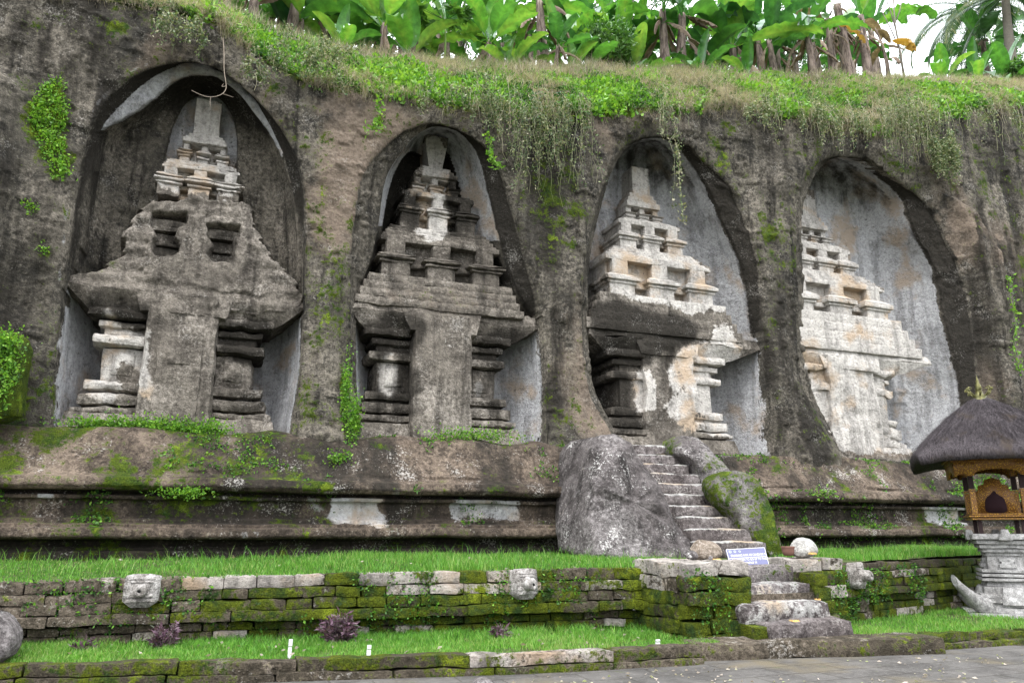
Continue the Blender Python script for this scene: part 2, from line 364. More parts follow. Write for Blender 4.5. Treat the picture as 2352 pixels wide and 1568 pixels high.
S = np.concatenate([np.arange(-10, -5.4, .12), np.arange(-5.4, 20.8, .035), np.arange(20.8, 36, .09)])
nF, nS_, nP = 285, 46, 14
def cliff_profile(s, nf, ns, npl):
    zl, zh = z_lo(s), z_hi(s)
    rows = []
    t = np.concatenate([np.linspace(0, 3.2, 6)[:-1], np.zeros(0)])
    for zz in t: rows.append((np.full_like(s, NF), np.full_like(s, zz)))
    for k in np.linspace(0, 1, nf): rows.append((np.full_like(s, NF), 3.2 + (zl - .3 - 3.2) * k))
    for k in np.linspace(0, 1, ns + 1)[1:]:
        a, b_, c_ = (1 - k) ** 2, 2 * k * (1 - k), k * k
        rows.append((np.full_like(s, a * NF + b_ * (NF + .08) + c_ * 17.8), a * (zl - .3) + b_ * (zl + .25) + c_ * zh))
    for k in np.linspace(0, 1, npl + 1)[1:]:
        d = 62 * k ** 2.2; rows.append((np.full_like(s, 17.8 + d), zh + np.interp(d, [0, 7, 14, 62], [0, 4.4, 6.4, 9])))
    return np.stack([r[0] for r in rows], 1), np.stack([r[1] for r in rows], 1)
NN, ZZ = cliff_profile(S, nF, nS_, nP)
SS = np.repeat(S[:, None], NN.shape[1], 1)
V = np.stack([SS, NN, ZZ], -1).reshape(-1, 3)
row = np.tile(np.arange(NN.shape[1]), len(S))
sz = V[:, [0, 2]]
# pull the grid onto the rim and edge outlines so that they stay clean
_shape = NN.shape
def snap(polys):
    global sz
    for pg in polys:
        lo_, hi_ = pg.min(0) - .3, pg.max(0) + .3
        k = np.where((sz[:, 0] > lo_[0]) & (sz[:, 0] < hi_[0]) & (sz[:, 1] > max(lo_[1], 3.0)) & (sz[:, 1] < hi_[1]) & (row < nF + 5))[0]
        d = psdf(sz[k], pg); near = (d > -.018) & (d < .054); kk = k[near]; dd_ = d[near]; e_ = .004; tgt = np.where(dd_ < .018, 0.0, .036)
        gx = (psdf(sz[kk] + [e_, 0], pg) - dd_) / e_; gz = (psdf(sz[kk] + [0, e_], pg) - dd_) / e_
        gl = np.hypot(gx, gz) + 1e-6
        V[kk, 0] -= gx / gl * (dd_ - tgt); V[kk, 2] -= gz / gl * (dd_ - tgt)
        sz = V[:, [0, 2]]
snap(OUTP + INP + [CRES_LO[(CRES_LO[:, 1] > 6)], ARCH1])
att = {k: np.zeros(len(V)) for k in ('plaster', 'black', 'moss', 'earth')}
dep = np.zeros(len(V)); in_any = np.zeros(len(V)); edge_d = np.full(len(V), -1.0)
face = row < nF + 5 + 8
wob = 0
for i in range(4):
    do = psdf_box(sz + wob, OUTP[i], 1.2); di = psdf_box(sz + wob, INP[i], 1.2)
    di = np.minimum(di, do - .004)
    r, bk = RIM[i], BACK[i]
    edge_d = np.maximum(edge_d, do)
    t = np.clip(do / np.maximum(do + np.maximum(-di, 0), 1e-4), 0, 1)
    d1 = r * t ** .55
    wdt = 1.0 if i else .9
    u = np.clip(di / wdt, 0, 1)
    d2 = r + .10 * sstep(di, 0, .036) + (bk - r - .10) * (1 - (1 - u) ** 3.2)
    if i == 0:
        dc = psdf_box(sz + wob, CRES_LO, 1.2); up = sz[:, 1] > 6.0
        # the white vault band slopes gently inwards, then drops into the dark recess
        dvault = r + np.clip(di, 0, 1) * .4
        uu = np.clip(dc / .8, 0, 1)
        drec = dvault + .30 * sstep(dc, 0, .036) + .55 * (1 - (1 - uu) ** 3)
        d2 = np.where(up & (dc < 0), dvault, np.where(up, np.minimum(drec, 1.5), d2))
        da = psdf_box(sz, ARCH1, 1.0); d2 = d2 + .28 * sstep(da, 0, .036)
        att['plaster'] = np.maximum(att['plaster'], np.where((di > .018) & (dc < .018) & up & (sz[:, 1] > 8.4) & (sz[:, 0] < .75), 1.25, 0))
        att['plaster'] = np.maximum(att['plaster'], np.where((da > .018), .75, 0))
        att['black'] = np.maximum(att['black'], np.where((dc > .018) & up & (da < .018), .95 * sstep(sz[:, 1], 8.8, 10.2), 0))  # shade painted in toward the top of the recess
        att['black'] = np.maximum(att['black'], np.where((do > .018) & (di < .018) & (sz[:, 1] > 6.3), .6 + .5 * sstep(sz[:, 1], 7.5, 9.0), 0))  # rim undersurface: shade painted into the black
        att['black'] = np.maximum(att['black'], np.where((do > 0) & (sz[:, 0] > .95) & (sz[:, 1] > 6.3), .42, 0))
        att['plaster'] = np.maximum(att['plaster'], np.where((di > 0) & (sz[:, 1] < 6.1), 1.05, 0))
    else:
        att['black'] = np.maximum(att['black'], np.where((do > .018) & (di < .018) & (sz[:, 1] > 4.0), np.where(sz[:, 0] > [0, 3.9, 9.6, 16.][i], 1.0, .4), 0))  # jambs: algae stain plus painted shade, heavier on the right
        pw = 1.05
        if i == 1: pw = np.where(sz[:, 1] > 8.0, 1.25, np.where(sz[:, 1] < 6.3, .95, 0.0))
        att['plaster'] = np.maximum(att['plaster'], pw * (di > .018))
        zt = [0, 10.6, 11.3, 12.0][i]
        att['black'] = np.maximum(att['black'], np.where(di > .1, (.45 if i == 1 else .62) * sstep(sz[:, 1], zt - 2.3, zt - .6), 0))  # niche tops: shade of the vault painted into the black
    inside = do > 0
    dd = np.where(inside, np.where(di > 0, d2, d1), 0)
    dep = np.maximum(dep, dd)
dep = np.where(face, dep, 0)
# the old second recess of niche two: slot behind the roof on its left, its darkness painted in
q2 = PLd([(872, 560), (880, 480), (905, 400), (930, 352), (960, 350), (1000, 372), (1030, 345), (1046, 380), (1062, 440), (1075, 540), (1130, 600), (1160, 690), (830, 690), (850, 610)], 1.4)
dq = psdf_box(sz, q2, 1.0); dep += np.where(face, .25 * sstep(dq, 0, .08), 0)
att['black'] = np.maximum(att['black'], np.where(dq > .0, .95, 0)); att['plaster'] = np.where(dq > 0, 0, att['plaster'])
Vn = V.copy()
# flare of the piers at the foot, big soft undulation, grooves and pitting
big = fbm(V, .45, 3, 5) * .22 * (dep < .05)
flare = np.where(dep < .02, -.28 * np.clip((5.2 - V[:, 2]) / 1.8, 0, 1) ** 2, 0) * sstep(-edge_d, 0, .5)
rid = (fbm(V * np.array([1.6, 1, .35]), 1.0, 4, 9) * .12 + np.where(V[:, 0] > 5, 1, .4) * -np.abs(fbm(V * np.array([1.3, 1, .16]), 1.0, 3, 10)) * .16) * np.where(dep > .3, .35, 1)
fin = fbm(V, 3.5, 5, 13) * .06 + fbm(V, 10, 3, 19) * .026 - .05 * sstep(fbm(V * np.array([1, 1, 1.6]), 2.1, 4, 14), .28, .5)
rim_round = .17 * np.exp(-np.clip(-edge_d, 0, 9) / .22) * (edge_d < 0) * (edge_d > -1.15) + np.where(edge_d >= 0, .17 * np.exp(-edge_d / .10), 0)
rim_round *= np.clip((V[:, 2] - 3.2) / .8, 0, 1) * face
Vn[:, 2] += dep * zrise(V[:, 2])
yy = dep + rim_round + (big * sstep(-edge_d, 0, .45)) + flare + rid * np.where(edge_d > 0, .4, 1) + fin
slope = (row >= nF + 5) & (row < nF + 5 + nS_)
top = row >= nF + 5 + nS_
Vn[:, 1] += np.where(top, 0, yy); Vn[:, 2] += np.where(slope | top, fbm(V, 1.1, 4, 30) * .22, 0)
# buttress at far left and the shoulder right of niche four
bl = PL([(-200, 1000), (-200, 60), (60, 170), (70, 300), (40, 600), (20, 1000)], NF)
Vn[:, 1] -= .45 * sstep(psdf_box(sz, bl, 1.5), -.1, .5)
br = PL([(2290, 1100), (2275, 900), (2250, 760), (2220, 620), (2180, 500), (2130, 420), (2230, 480), (2300, 620), (2352, 760), (2420, 900), (2420, 1100)], NF)
Vn[:, 1] -= .35 * sstep(psdf_box(sz, br, 1.5), 0, .35)
# weathering weights, and shade painted on the pier sides
att['earth'] = np.where(edge_d < 0, .3 + .75 * fbm(V * np.array([1, 1, .6]), .42, 4, 51) + .25 * np.exp(-((V[:, 0] - 1.9) / .6) ** 2) * sstep(V[:, 2], 5, 8), 0); att['earth'] *= 1 - .85 * sstep(-V[:, 0], 2.0, 2.9)
def blob(c, n, rx, rz):
    q = atn(np.array(c, float), n); return np.exp(-(((sz[:, 0] - q[0]) / rx) ** 2 + ((sz[:, 1] - q[1]) / rz) ** 2))
outm = edge_d < 0.0
for x, y, rx, rz, a in [(110, 260, .4, .8, 1.), (120, 330, .3, .6, .9), (140, 380, .25, .5, .8), (70, 190, .5, .3, .4), (60, 480, .5, .5, .3), (100, 580, .2, .4, .3), (30, 1000, .8, .5, .6), (790, 900, .12, .7, .85), (815, 970, .15, .3, .8), (1390, 940, .1, .4, .5), (740, 960, .5, .3, .5), (260, 60, .9, .35, .55), (330, 40, .6, .5, .5), (620, 190, .6, .4, .45), (80, 40, .6, .4, .4), (1845, 330, .8, .6, .4), (2250, 560, .2, .6, .45), (1200, 150, 9, .5, .3)]:
    att['moss'] = np.maximum(att['moss'], a * blob((x, y), NF, rx, rz) * outm)
hl = np.clip((V[:, 2] - z_lo(V[:, 0]) + 1.2) / 1.6, 0, 1); att['moss'] = np.maximum(att['moss'], np.where(outm, hl * .48, 0))
att['moss'] = np.maximum(att['moss'], np.where((slope | top) & outm, .6, 0))
s_all = V[:, 0]; dk = fbm(V * np.array([1.5, 1, .22]), .9, 4, 55)
tone = .5 * sstep(-s_all, 2.2, 3.0) + .55 * np.exp(-((s_all - 7.1) / .75) ** 2) + .5 * np.exp(-((s_all - 13.6) / .8) ** 2) + .4 * sstep(s_all, 19, 20.5) + .2 * np.exp(-((V[:, 2] - 3.6) / .7) ** 2) - .05
att['black'] = np.maximum(att['black'], np.where(outm, np.clip(tone + .06 + .85 * dk, 0, .9) * (att['earth'] < .62), 0))
att['moss'] = np.maximum(att['moss'], np.where(outm, .3 + .42 * fbm(V * np.array([1, 1, .5]), .8, 4, 57), 0))
lich_edge = np.exp(-((edge_d + .08) / .06) ** 2) * (V[:, 0] < -1.9); att['plaster'] = np.maximum(att['plaster'], lich_edge * .42)
for x, y, rx, rz, a in [(1770, 830, .35, 1.3, .95), (1735, 640, .3, 1.0, .95), (1700, 520, .25, .8, .7), (1805, 970, .4, .7, .75), (1290, 700, .5, 1.8, .6), (1275, 900, .35, .9, .8), (1215, 560, .35, .9, .6), (1320, 500, .3, 1.6, .6), (1310, 700, .25, 1.2, .7), (1230, 480, .25, 1., .5), (1800, 560, .35, 1.0, .35), (1860, 950, .5, .5, .5), (1310, 900, .4, .8, .5), (2200, 700, .3, 1.4, .5), (2330, 900, .8, .8, .5), (2250, 950, .4, .6, .6)]:
    att['black'] = np.maximum(att['black'], a * blob((x, y), NF, rx, rz) * outm)  # dark pier sides: shade painted over the stained rock
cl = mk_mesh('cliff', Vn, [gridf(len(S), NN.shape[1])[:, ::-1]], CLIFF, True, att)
struct('cliff', cl)
CLIFF_V, CLIFF_ROW, CLIFF_EDGE = Vn, row, edge_d

# ------------------------------------------------------------------ long moulded base cut from the rock below the niches
prof = [(17.6, 3.62), (16.6, 3.55), (15.6, 3.42), (15.05, 3.34), (14.95, 3.22), (14.72, 2.9), (14.45, 2.56), (14.34, 2.5), (14.16, 2.47), (14.12, 2.34), (14.2, 2.27), (14.52, 2.25), (14.55, 2.2), (14.4, 2.19), (14.4, 2.13), (14.52, 2.11), (14.52, 1.83), (14.42, 1.8), (14.42, 1.74), (14.3, 1.72), (14.3, 1.67), (14.16, 1.65), (14.14, 1.52), (14.2, 1.48), (14.62, 1.46), (14.66, 1.36), (14.55, 1.35), (14.55, 1.3), (14.36, 1.29), (14.36, .8), (14.36, .4)]
pp = []
for (a, b) in zip(prof[:-1], prof[1:]):
    k = max(2, int(math.hypot(b[0] - a[0], b[1] - a[1]) / .035))
    for t in np.linspace(0, 1, k, endpoint=False): pp.append((a[0] + (b[0] - a[0]) * t, a[1] + (b[1] - a[1]) * t))
pp.append(prof[-1]); pp = np.array(pp)
SP = np.concatenate([np.arange(-9, -4.4, .12), np.arange(-4.4, 20.5, .04), np.arange(20.5, 34, .1)])
A = np.stack([np.repeat(SP[:, None], len(pp), 1), np.repeat(pp[None, :, 0], len(SP), 0), np.repeat(pp[None, :, 1], len(SP), 0)], -1).reshape(-1, 3)
j = np.tile(np.arange(len(pp)), len(SP))
ero = np.clip(fbm(A * np.array([1, .2, .2]), 1.3, 4, 70) * .5 + .2, 0, 1)
A2 = A.copy()
lower = A[:, 2] < 2.6
A2[:, 1] += fbm(A, 2.2, 5, 60) * .07 + fbm(A, 9, 3, 61) * .02 + np.where(lower, ero * .10 * (A[:, 1] < 14.25), fbm(A, .9, 4, 62) * .12)
A2[:, 2] += fbm(A, 1.2, 5, 63) * np.where(lower, .03, .07)
# heaps of rubble and moss on the ledge in front of the niches
for x, y, rx, h in [(370, 985, .6, .10), (1050, 985, .7, .16), (1230, 985, .4, .1), (640, 985, .5, .1), (250, 975, .6, .08), (900, 990, .5, .1), (1880, 1030, .8, .12)]:
    q = atn((x, y), 15.4); A2[:, 2] += h * np.exp(-((A[:, 0] - q[0]) / rx) ** 2 - ((A[:, 1] - 15.45) / .35) ** 2)
pat = {k: np.zeros(len(A)) for k in ('plaster', 'black', 'moss', 'earth')}
s_ = A[:, 0]; z_ = A[:, 2]; nz = fbm(A * np.array([1, .3, .25]), .9, 4, 80)
panel = (z_ < 2.2) & (z_ > 1.72)
pat['black'] = np.where(panel, .68 + .5 * nz, np.where((A[:, 1] > 14.3) & (z_ < 2.32), .8, 0)); pat['black'] = np.where(z_ > 2.32, np.clip(.38 + 1.2 * nz, 0, .85), np.maximum(pat['black'], .3 + .4 * nz))  # set-back mouldings darkened: shade painted in with the stains
for x0, x1, y0, y1, a in [(752, 872, 1140, 1205, 1.), (1040, 1200, 1140, 1205, .75), (345, 380, 1150, 1190, .55), (85, 125, 1140, 1185, .75), (415, 455, 1140, 1200, .5), (2115, 2210, 1150, 1200, .9), (690, 752, 1140, 1170, .5)]:
    a0, a1 = atn((x0, 1170), 14.5)[0], atn((x1, 1170), 14.5)[0]; zt, zb = 2.2, 1.72 + .35 * (1 - a)
    wv_ = fbm(A, 2.5, 4, 88) * .3; k = sstep(s_ + wv_, a0 - .12, a0 + .18) * (1 - sstep(s_ - wv_, a1 - .2, a1 + .12)) * (z_ < zt) * sstep(z_ + wv_ * .5, zb - .15, zb + .15)
    pat['plaster'] = np.maximum(pat['plaster'], k * a); pat['black'] *= 1 - k * min(1, a)
pat['plaster'] = np.maximum(pat['plaster'], np.where((z_ < 2.42) & (z_ > 2.25) & (nz > .12), .34, 0)); pat['plaster'] = np.maximum(pat['plaster'], np.where((z_ < 1.62) & (z_ > 1.48) & (nz > .1), .34, 0))
_b = sstep(s_, -3, 5); pat['moss'] = .24 - .14 * _b + .5 * fbm(A, 1.0, 4, 81); pat['moss'] += .12 * (1 - sstep(s_, -2.2, .4)) * (z_ > 2.3) + .3 * fbm(A, 1.7, 4, 86) * (z_ > 2.3) + .14
pat['earth'] = np.where((z_ > 2.3) & (z_ < 3.3), .25 + .55 * fbm(A * np.array([1, .4, .25]), 1.1, 3, 83), .12 * (z_ > 2.2)); pat['earth'] += np.where(s_ > 11, .08, 0)
pat['moss'] *= 1 - .6 * sstep(pat['earth'], .25, .7)
for x, y, rx, a in [(370, 980, .55, 1.), (490, 990, .15, .8), (240, 975, .3, .7), (975, 1000, .12, .7), (1130, 990, .5, .35)]:
    q = atn((x, y), 15.3); pat['moss'] = np.maximum(pat['moss'], a * np.exp(-((s_ - q[0]) / rx) ** 2 - ((A[:, 1] - 15.35) / .3) ** 2))
pl = link('temple_base', mk_mesh('temple_base', A2, [gridf(len(SP), len(pp))], PLINTH, True, pat))
tag(pl, 'long rock-cut temple base with weathered horizontal mouldings, under all four carved shrines', 'temple base')

# ------------------------------------------------------------------ candi: the four carved shrines
def px_weights(V, n, lists):
    q = V[:, [0, 2]]; out = {}
    for k, polys in lists.items():
        wv = np.zeros(len(V))
        for poly, a in polys:
            pg = PL(poly, n, 1); d = psdf_box(q + np.stack([fbm(V, 2.5, 3, 90), fbm(V, 2.5, 3, 91)], -1) * .12, pg, .5); wv = np.maximum(wv, a * sstep(d + .14 * fbm(V, 1.3, 3, 93), -.22, .24))
        out[k] = wv
    if 'plaster' in out and 'black' in out: out['black'] = out['black'] * (1 - np.clip(out['plaster'] - .3, 0, 1) * .9)
    return out
def pillar(mb, sc_, sgn, n, dz, e, am, big=0):
    """corner pillar: foot mouldings, shaft with a raised panel, stacked capital"""
    def bx(a, b, n0, z0, z1, tap=None): 
        x0, x1 = sorted((sc_ + sgn * a, sc_ + sgn * b)); rbox(mb, x0, x1, n0, 17.1, z0 + dz, z1 + dz, am, .06, .02 + e, tap, 3.5, int(sc_ * 7))
    bx(.58, 1.8, n - .04, 3.7, 3.86); bx(.6, 1.68, n + .0, 3.88, 4.12); bx(.62, 1.5, n + .14, 4.08, 4.2)
    bx(.6, 1.6, n + .03, 4.16, 4.37)
    bx(.62, 1.38, n + .2, 4.34, 5.04); bx(.78, 1.2, n + .15, 4.48, 4.94)
    bx(.62, 1.57, n + .02, 5.04, 5.25); bx(.62, 1.4, n + .15, 5.22, 5.42)
    bx(.62, 1.52, n + .05, 5.38, 5.54); bx(.62, 1.7, n - .05, 5.57, 5.78)
def tier(mb, pan, sc_, hw, tw, n, zb, zs, zt, zc, am, e, side=.55, cw=.44, seed=0):
    B = 17.3
    rbox(pan, sc_ - hw + .2, sc_ + hw - .2, n + .42, B, zb - .05, zc + .02, am, .07, .01, None, 3, seed)
    rbox(pan, sc_ - hw + .1, sc_ + hw - .1, n + .16, B, zc - (zc - zt) * .28, zc + .03, am, .07, .015 + e, None, 3, seed + 1)
    rbox(pan, sc_ - hw + .12, sc_ + hw - .12, n + .24, B, zs - .06, zs + .07, am, .07, .015 + e, None, 3, seed + 2)
    rbox(pan, sc_ - hw + .12, sc_ + hw - .12, n + .3, B, zb - .03, zb + .1, am, .07, .015 + e, None, 3, seed + 3)
    for o in (-(hw - tw / 2), 0, hw - tw / 2):
        x = sc_ + o; h = tw / 2; zm = zs + .62 * (zt - zs)
        rbox(mb, x - h * .72, x + h * .72, n + .1, B, zb - .04, zs + .01, am, .06, .012 + e, None, 3, seed + 4)
        rbox(mb, x - h * .85, x + h * .85, n + .06, B, zs - .03, zs + .05, am, .06, .012 + e, None, 3, seed + 5)
        rbox(mb, x - h, x + h, n, B, zs + .05, zm, am, .06, .015 + e, None, 3, seed + 6)
        rbox(mb, x - h * .97, x + h * .97, n + .02, B, zm, zt + .04, am, .06, .012 + e, (x - h * .5, x + h * .5, n + .2, B), 3, seed + 7)
        rbox(mb, x - h * cw * 1.05, x + h * cw * 1.05, n + .17, B, zt, zc, am, .06, .015 + e, None, 3, seed + 8)
def steps_up(mb, sc_, hw0, hw1, n0, n1, z0, z1, k, am, e, seed=0):
    for i in range(k):
        t0 = i / k; t = (i + .4) / k; hw = hw0 + (hw1 - hw0) * t; n = n0 + (n1 - n0) * t
        rbox(mb, sc_ - hw, sc_ + hw, n, 17.3, z0 + (z1 - z0) * t0 - .04, z0 + (z1 - z0) * (i + 1) / k, am, .07, .018 + e, None, 3, seed + i)

shrines = [
 dict(c=-.85, dz=0, am=.035, e=.03, label='worn rough rock-cut shrine in the large leftmost niche, two notched openings above its cornice', hw=(1.5, .9, .55)),
 dict(c=4.38, dz=.12, am=.026, e=.016, label='blackened rock-cut shrine with a pale streaked central turret, second niche from the left', hw=(1.52, 1.0, .64)),
 dict(c=10.15, dz=.1, am=.010, e=.0, label='rock-cut shrine with crisp cream tiered roof above a black stained body, behind the stairs', hw=(1.65, 1.04, .6)),
 dict(c=15.95, dz=.18, am=.010, e=.0, label='pale grey rock-cut shrine in the rightmost niche, half hidden behind a rock pier', hw=(1.88, 1.14, .62))]
lv = [dict(A=(7.0, 7.35, 7.55, 8.0), B=(8.4, 8.64, 8.87, 9.1), C=(9.33, 9.47, 9.66, 9.85), P=(10.1, 10.95)),
      dict(A=(7.08, 7.4, 7.6, 8.03), B=(8.42, 8.78, 9.0, 9.34), C=(9.47, 9.61, 9.73, 9.98), P=(10.25, 11.1)),
      dict(A=(7.27, 7.59, 7.83, 8.35), B=(8.68, 8.95, 9.16, 9.5), C=(9.63, 9.78, 9.9, 10.1), P=(10.5, 11.3)),
      dict(A=(7.47, 7.74, 8.04, 8.46), B=(8.83, 9.04, 9.32, 9.62), C=(9.82, 9.98, 10.12, 10.35), P=(10.75, 11.65))]
paint = [
 dict(plaster=[([(205, 735), (262, 715), (262, 745), (345, 752), (345, 800), (345, 930), (325, 900), (312, 830), (268, 830), (268, 920), (180, 915), (188, 770)], 1.28), ([(230, 700), (290, 708), (290, 740), (230, 735)], 0.94), ([(355, 300), (440, 225), (510, 225), (570, 300), (580, 450), (350, 450)], 0.95)],
      black=[([(190, 690), (345, 690), (345, 760), (300, 755), (190, 725)], 1.1), ([(495, 730), (640, 735), (640, 830), (495, 830)], 1.0), ([(490, 830), (640, 830), (640, 960), (490, 960)], .6), ([(350, 485), (430, 490), (430, 595), (350, 595)], .8), ([(470, 510), (555, 510), (555, 605), (470, 605)], .75), ([(490, 900), (640, 900), (640, 960), (490, 960)], .5), ([(180, 880), (340, 900), (340, 960), (180, 950)], .45)],  # black: stains, plus painted shade in the openings and under the cornice
      moss=[([(215, 600), (300, 570), (310, 600), (200, 625)], .6)], earth=[([(210, 600), (620, 600), (700, 700), (500, 900), (350, 900), (350, 690)], .12)]),
 dict(plaster=[([(975, 315), (1020, 315), (1030, 440), (1040, 540), (960, 540), (975, 430)], 1.5), ([(885, 825), (910, 815), (905, 900), (878, 895)], 1.22), ([(950, 410), (975, 405), (975, 445), (945, 445)], 1.08), ([(920, 450), (970, 480), (960, 500), (920, 495)], 0.68), ([(1100, 860), (1112, 860), (1112, 940), (1100, 940)], 0.81), ([(1020, 790), (1040, 790), (1040, 805), (1020, 805)], 0.94)],
      black=[([(830, 700), (975, 720), (975, 830), (830, 830)], .85), ([(1095, 745), (1230, 740), (1230, 850), (1095, 850)], .85), ([(830, 900), (975, 900), (975, 970), (830, 970)], .6), ([(1100, 840), (1215, 840), (1215, 960), (1100, 960)], .7), ([(840, 830), (975, 830), (975, 930), (840, 930)], .75), ([(900, 400), (1120, 400), (1140, 540), (890, 530)], .85), ([(860, 560), (1160, 560), (1170, 660), (850, 640)], .5), ([(1060, 500), (1140, 500), (1160, 560), (1060, 560)], .6)],  # black: stains, plus cornice shadow painted on the capitals
      earth=[([(880, 640), (1130, 640), (1180, 740), (960, 740), (850, 690)], .4)], moss=[([(880, 640), (1100, 640), (1180, 720), (960, 760)], .22)]),
 dict(plaster=[([(1360, 440), (1420, 375), (1490, 375), (1500, 440), (1660, 640), (1720, 735), (1500, 700), (1380, 660)], 1.01), ([(1610, 750), (1700, 750), (1710, 1000), (1610, 1000)], 1.15), ([(1520, 860), (1560, 800), (1640, 760), (1640, 980), (1560, 980)], 0.81), ([(1455, 850), (1500, 850), (1510, 950), (1460, 950)], 1.08), ([(1500, 900), (1640, 900), (1640, 1000), (1500, 980)], 0.61)],
      black=[([(1350, 690), (1440, 690), (1600, 740), (1600, 800), (1500, 820), (1500, 850), (1400, 850), (1360, 760)], 1.), ([(1400, 840), (1455, 850), (1475, 950), (1500, 1000), (1390, 1000)], .9), ([(1500, 800), (1560, 780), (1540, 900), (1500, 980)], .7), ([(1690, 735), (1760, 750), (1760, 800), (1700, 800)], .7), ([(1360, 655), (1440, 670), (1430, 700), (1360, 700)], .5)],
      earth=[([(1420, 655), (1660, 670), (1700, 730), (1480, 700)], .5)]),
 dict(plaster=[([(1830, 430), (1900, 500), (2060, 690), (2200, 800), (2160, 1040), (1840, 1040)], 1.22)],
      black=[([(1840, 790), (1960, 790), (1960, 890), (1840, 880)], .35), ([(1930, 740), (1990, 760), (1960, 820), (1900, 790)], .35), ([(2120, 800), (2170, 810), (2120, 880)], .4), ([(1880, 1000), (2100, 1000), (2100, 1060), (1880, 1060)], .4)],
      earth=[([(1860, 720), (2060, 700), (2160, 790), (1960, 790)], .75), ([(1900, 960), (2130, 960), (2130, 1060), (1900, 1060)], .6)])]
for i, d in enumerate(shrines):
    c, dz, am, e = d['c'], d['dz'], d['am'], d['e']; L = lv[i]; hA, hB, hC = d['hw']
    T = Thing('carved_shrine', d['label'], 'shrine', (c, 15.6, 3.6), 'rock-cut shrines in the cliff niches')
    ex = lambda V, i=i: px_weights(V, 15.75, paint[i]); exB = lambda V, i=i: px_weights(V, 16.15, paint[i]); exC = lambda V, i=i: px_weights(V, 16.48, paint[i]); exP = lambda V, i=i: px_weights(V, 16.62, paint[i])
    # footing and body
    m = MB(); rbox(m, c - 1.95, c + 1.95, 15.55, 17.6, 3.2, 3.72 + dz * .5, .03, .07, .05, (c - 1.8, c + 1.8, 15.7, 17.6), 2.5, i)
    T.part('footing', m, CANDI, extra=ex)
    m = MB(); rbox(m, c - 1.3, c + 1.3, [16.25, 16.2, 15.86, 15.84][i], 17.5, 3.6, 6.0 + dz, am, .07, .02, None, 3, i + 4)
    T.part('body', m, CANDI, extra=ex)
    for sg in (-1, 1):
        m = MB(); pillar(m, c, sg, 15.82 if i < 2 else 15.74, dz, max(e, .022), max(am, .022))
        if i == 3:      # this one is eroded to soft lumps
            m.V = [v + np.stack([fbm(v, 1.6, 3, 5), fbm(v, 1.6, 3, 6) - .1, fbm(v, 1.6, 3, 7)], -1) * .17 for v in m.V]
        T.part('pillar', m, CANDI, extra=ex)
    m = MB(); hwp = [.66, .66, .7, .84][i]
    nfp = [15.58, 15.5, 15.62, 15.62][i]
    rbox(m, c - hwp, c + hwp, nfp, 17, 3.45, 6.1 + dz, am, .05, .03 + e, (c - hwp + .02, c + hwp - .02, nfp + .05, 17), 2.5, i + 9)
    if i > 1: m.V = [v + np.stack([fbm(v, 1.3, 4, 5), fbm(v, 1.3, 4, 6) + .1, 0 * v[:, 0]], -1) * .13 for v in m.V]
    if i == 0: rbox(m, c - .4, c + .4, nfp - .03, 17, 3.5, 5.05, .02, .05, .02); rbox(m, c - .22, c + .2, nfp - .06, 17, 4.7, 5.02, .02, .05, .02)
    T.part('false_door', m, CANDI, extra=ex)
    # overhanging cornice, its two ends run into the niche sides
    m = MB(); cl_, cr_ = [(2.2, 2.35), (2.0, 2.5), (2.2, 2.85), (2.2, 3.05)][i]; zc0 = 5.76 + dz; zc1 = 6.3 + dz
    V_, F_ = hexa((c - 1.62, c + 1.62, 15.86, 17.5), (c - cl_, c + cr_, 15.66, 17.5), zc0 - .1, zc0 + .32, .06, .03); m.add(rough(V_, am + .03, 2.0, i + 20, 5), F_)
    rbox(m, c - cl_, c + cr_, 15.68, 17.5, zc0 + .28, zc1 + .02, .035 + am, .06, .06, (c - cl_ + .1, c + cr_ - .1, 15.78, 17.5), 2.0, i + 21)
    m.V = [v + np.stack([0 * v[:, 0], fbm(v, .9, 4, 60 + i) * .10, fbm(v * np.array([1, .4, .4]), 1.1, 4, 64 + i) * .07], -1) for v in m.V]
    rbox(m, c - hwp - .1, c + hwp + .1, nfp + .02, 17.5, zc0 - .1, zc1 + .05, am + .01, .06, .05, (c - hwp - .3, c + hwp + .3, 15.75, 17.5), 2.2, i + 22)
    T.part('cornice', m, CANDI, extra=ex)
    if i:
        m = MB(); steps_up(m, c, [0, 2.0, 2.3, 2.75][i], hA + .1, 15.64, 15.72, zc1 - .06, L['A'][0], 4, am, e, i)
        T.part('stepped_base', m, CANDI, extra=ex)
        m = MB(); pn = MB(); tier(m, pn, c, hA, [.92, .92, 1.0, 1.08][i], 15.72, *L['A'], am, e, seed=i * 5)
        steps_up(pn, c, hA - .12, hB + .12, 15.92, 16.12, L['A'][3], L['B'][0], 4, am, e, i)
        o = T.part('roof_tier', pn, CANDI, extra=ex); T.part('turret', m, CANDI, parent=o, extra=ex)
    else:
        # rough unfinished lower roof: a thick relief with two notched openings
        outl = PL([(120, 640), (215, 618), (262, 592), (276, 572), (268, 545), (292, 500), (318, 470), (352, 446), (575, 446), (592, 500), (620, 570), (700, 660), (705, 720), (560, 740), (340, 690), (190, 670), (120, 660)], 15.8, 1)
        holes = [PL(h, 15.8, 0) for h in ([(348, 488), (428, 490), (428, 512), (408, 526), (400, 545), (412, 556), (410, 578), (398, 591), (362, 590), (350, 575), (352, 555), (362, 545), (352, 525), (346, 512)], [(474, 512), (552, 516), (552, 535), (540, 550), (538, 590), (530, 603), (490, 600), (478, 585), (490, 560), (478, 540)])]
        gs = np.arange(-3.4, 1.8, .03); gz = np.arange(5.75, 8.75, .03); G = np.stack(np.meshgrid(gs, gz, indexing='ij'), -1).reshape(-1, 2)
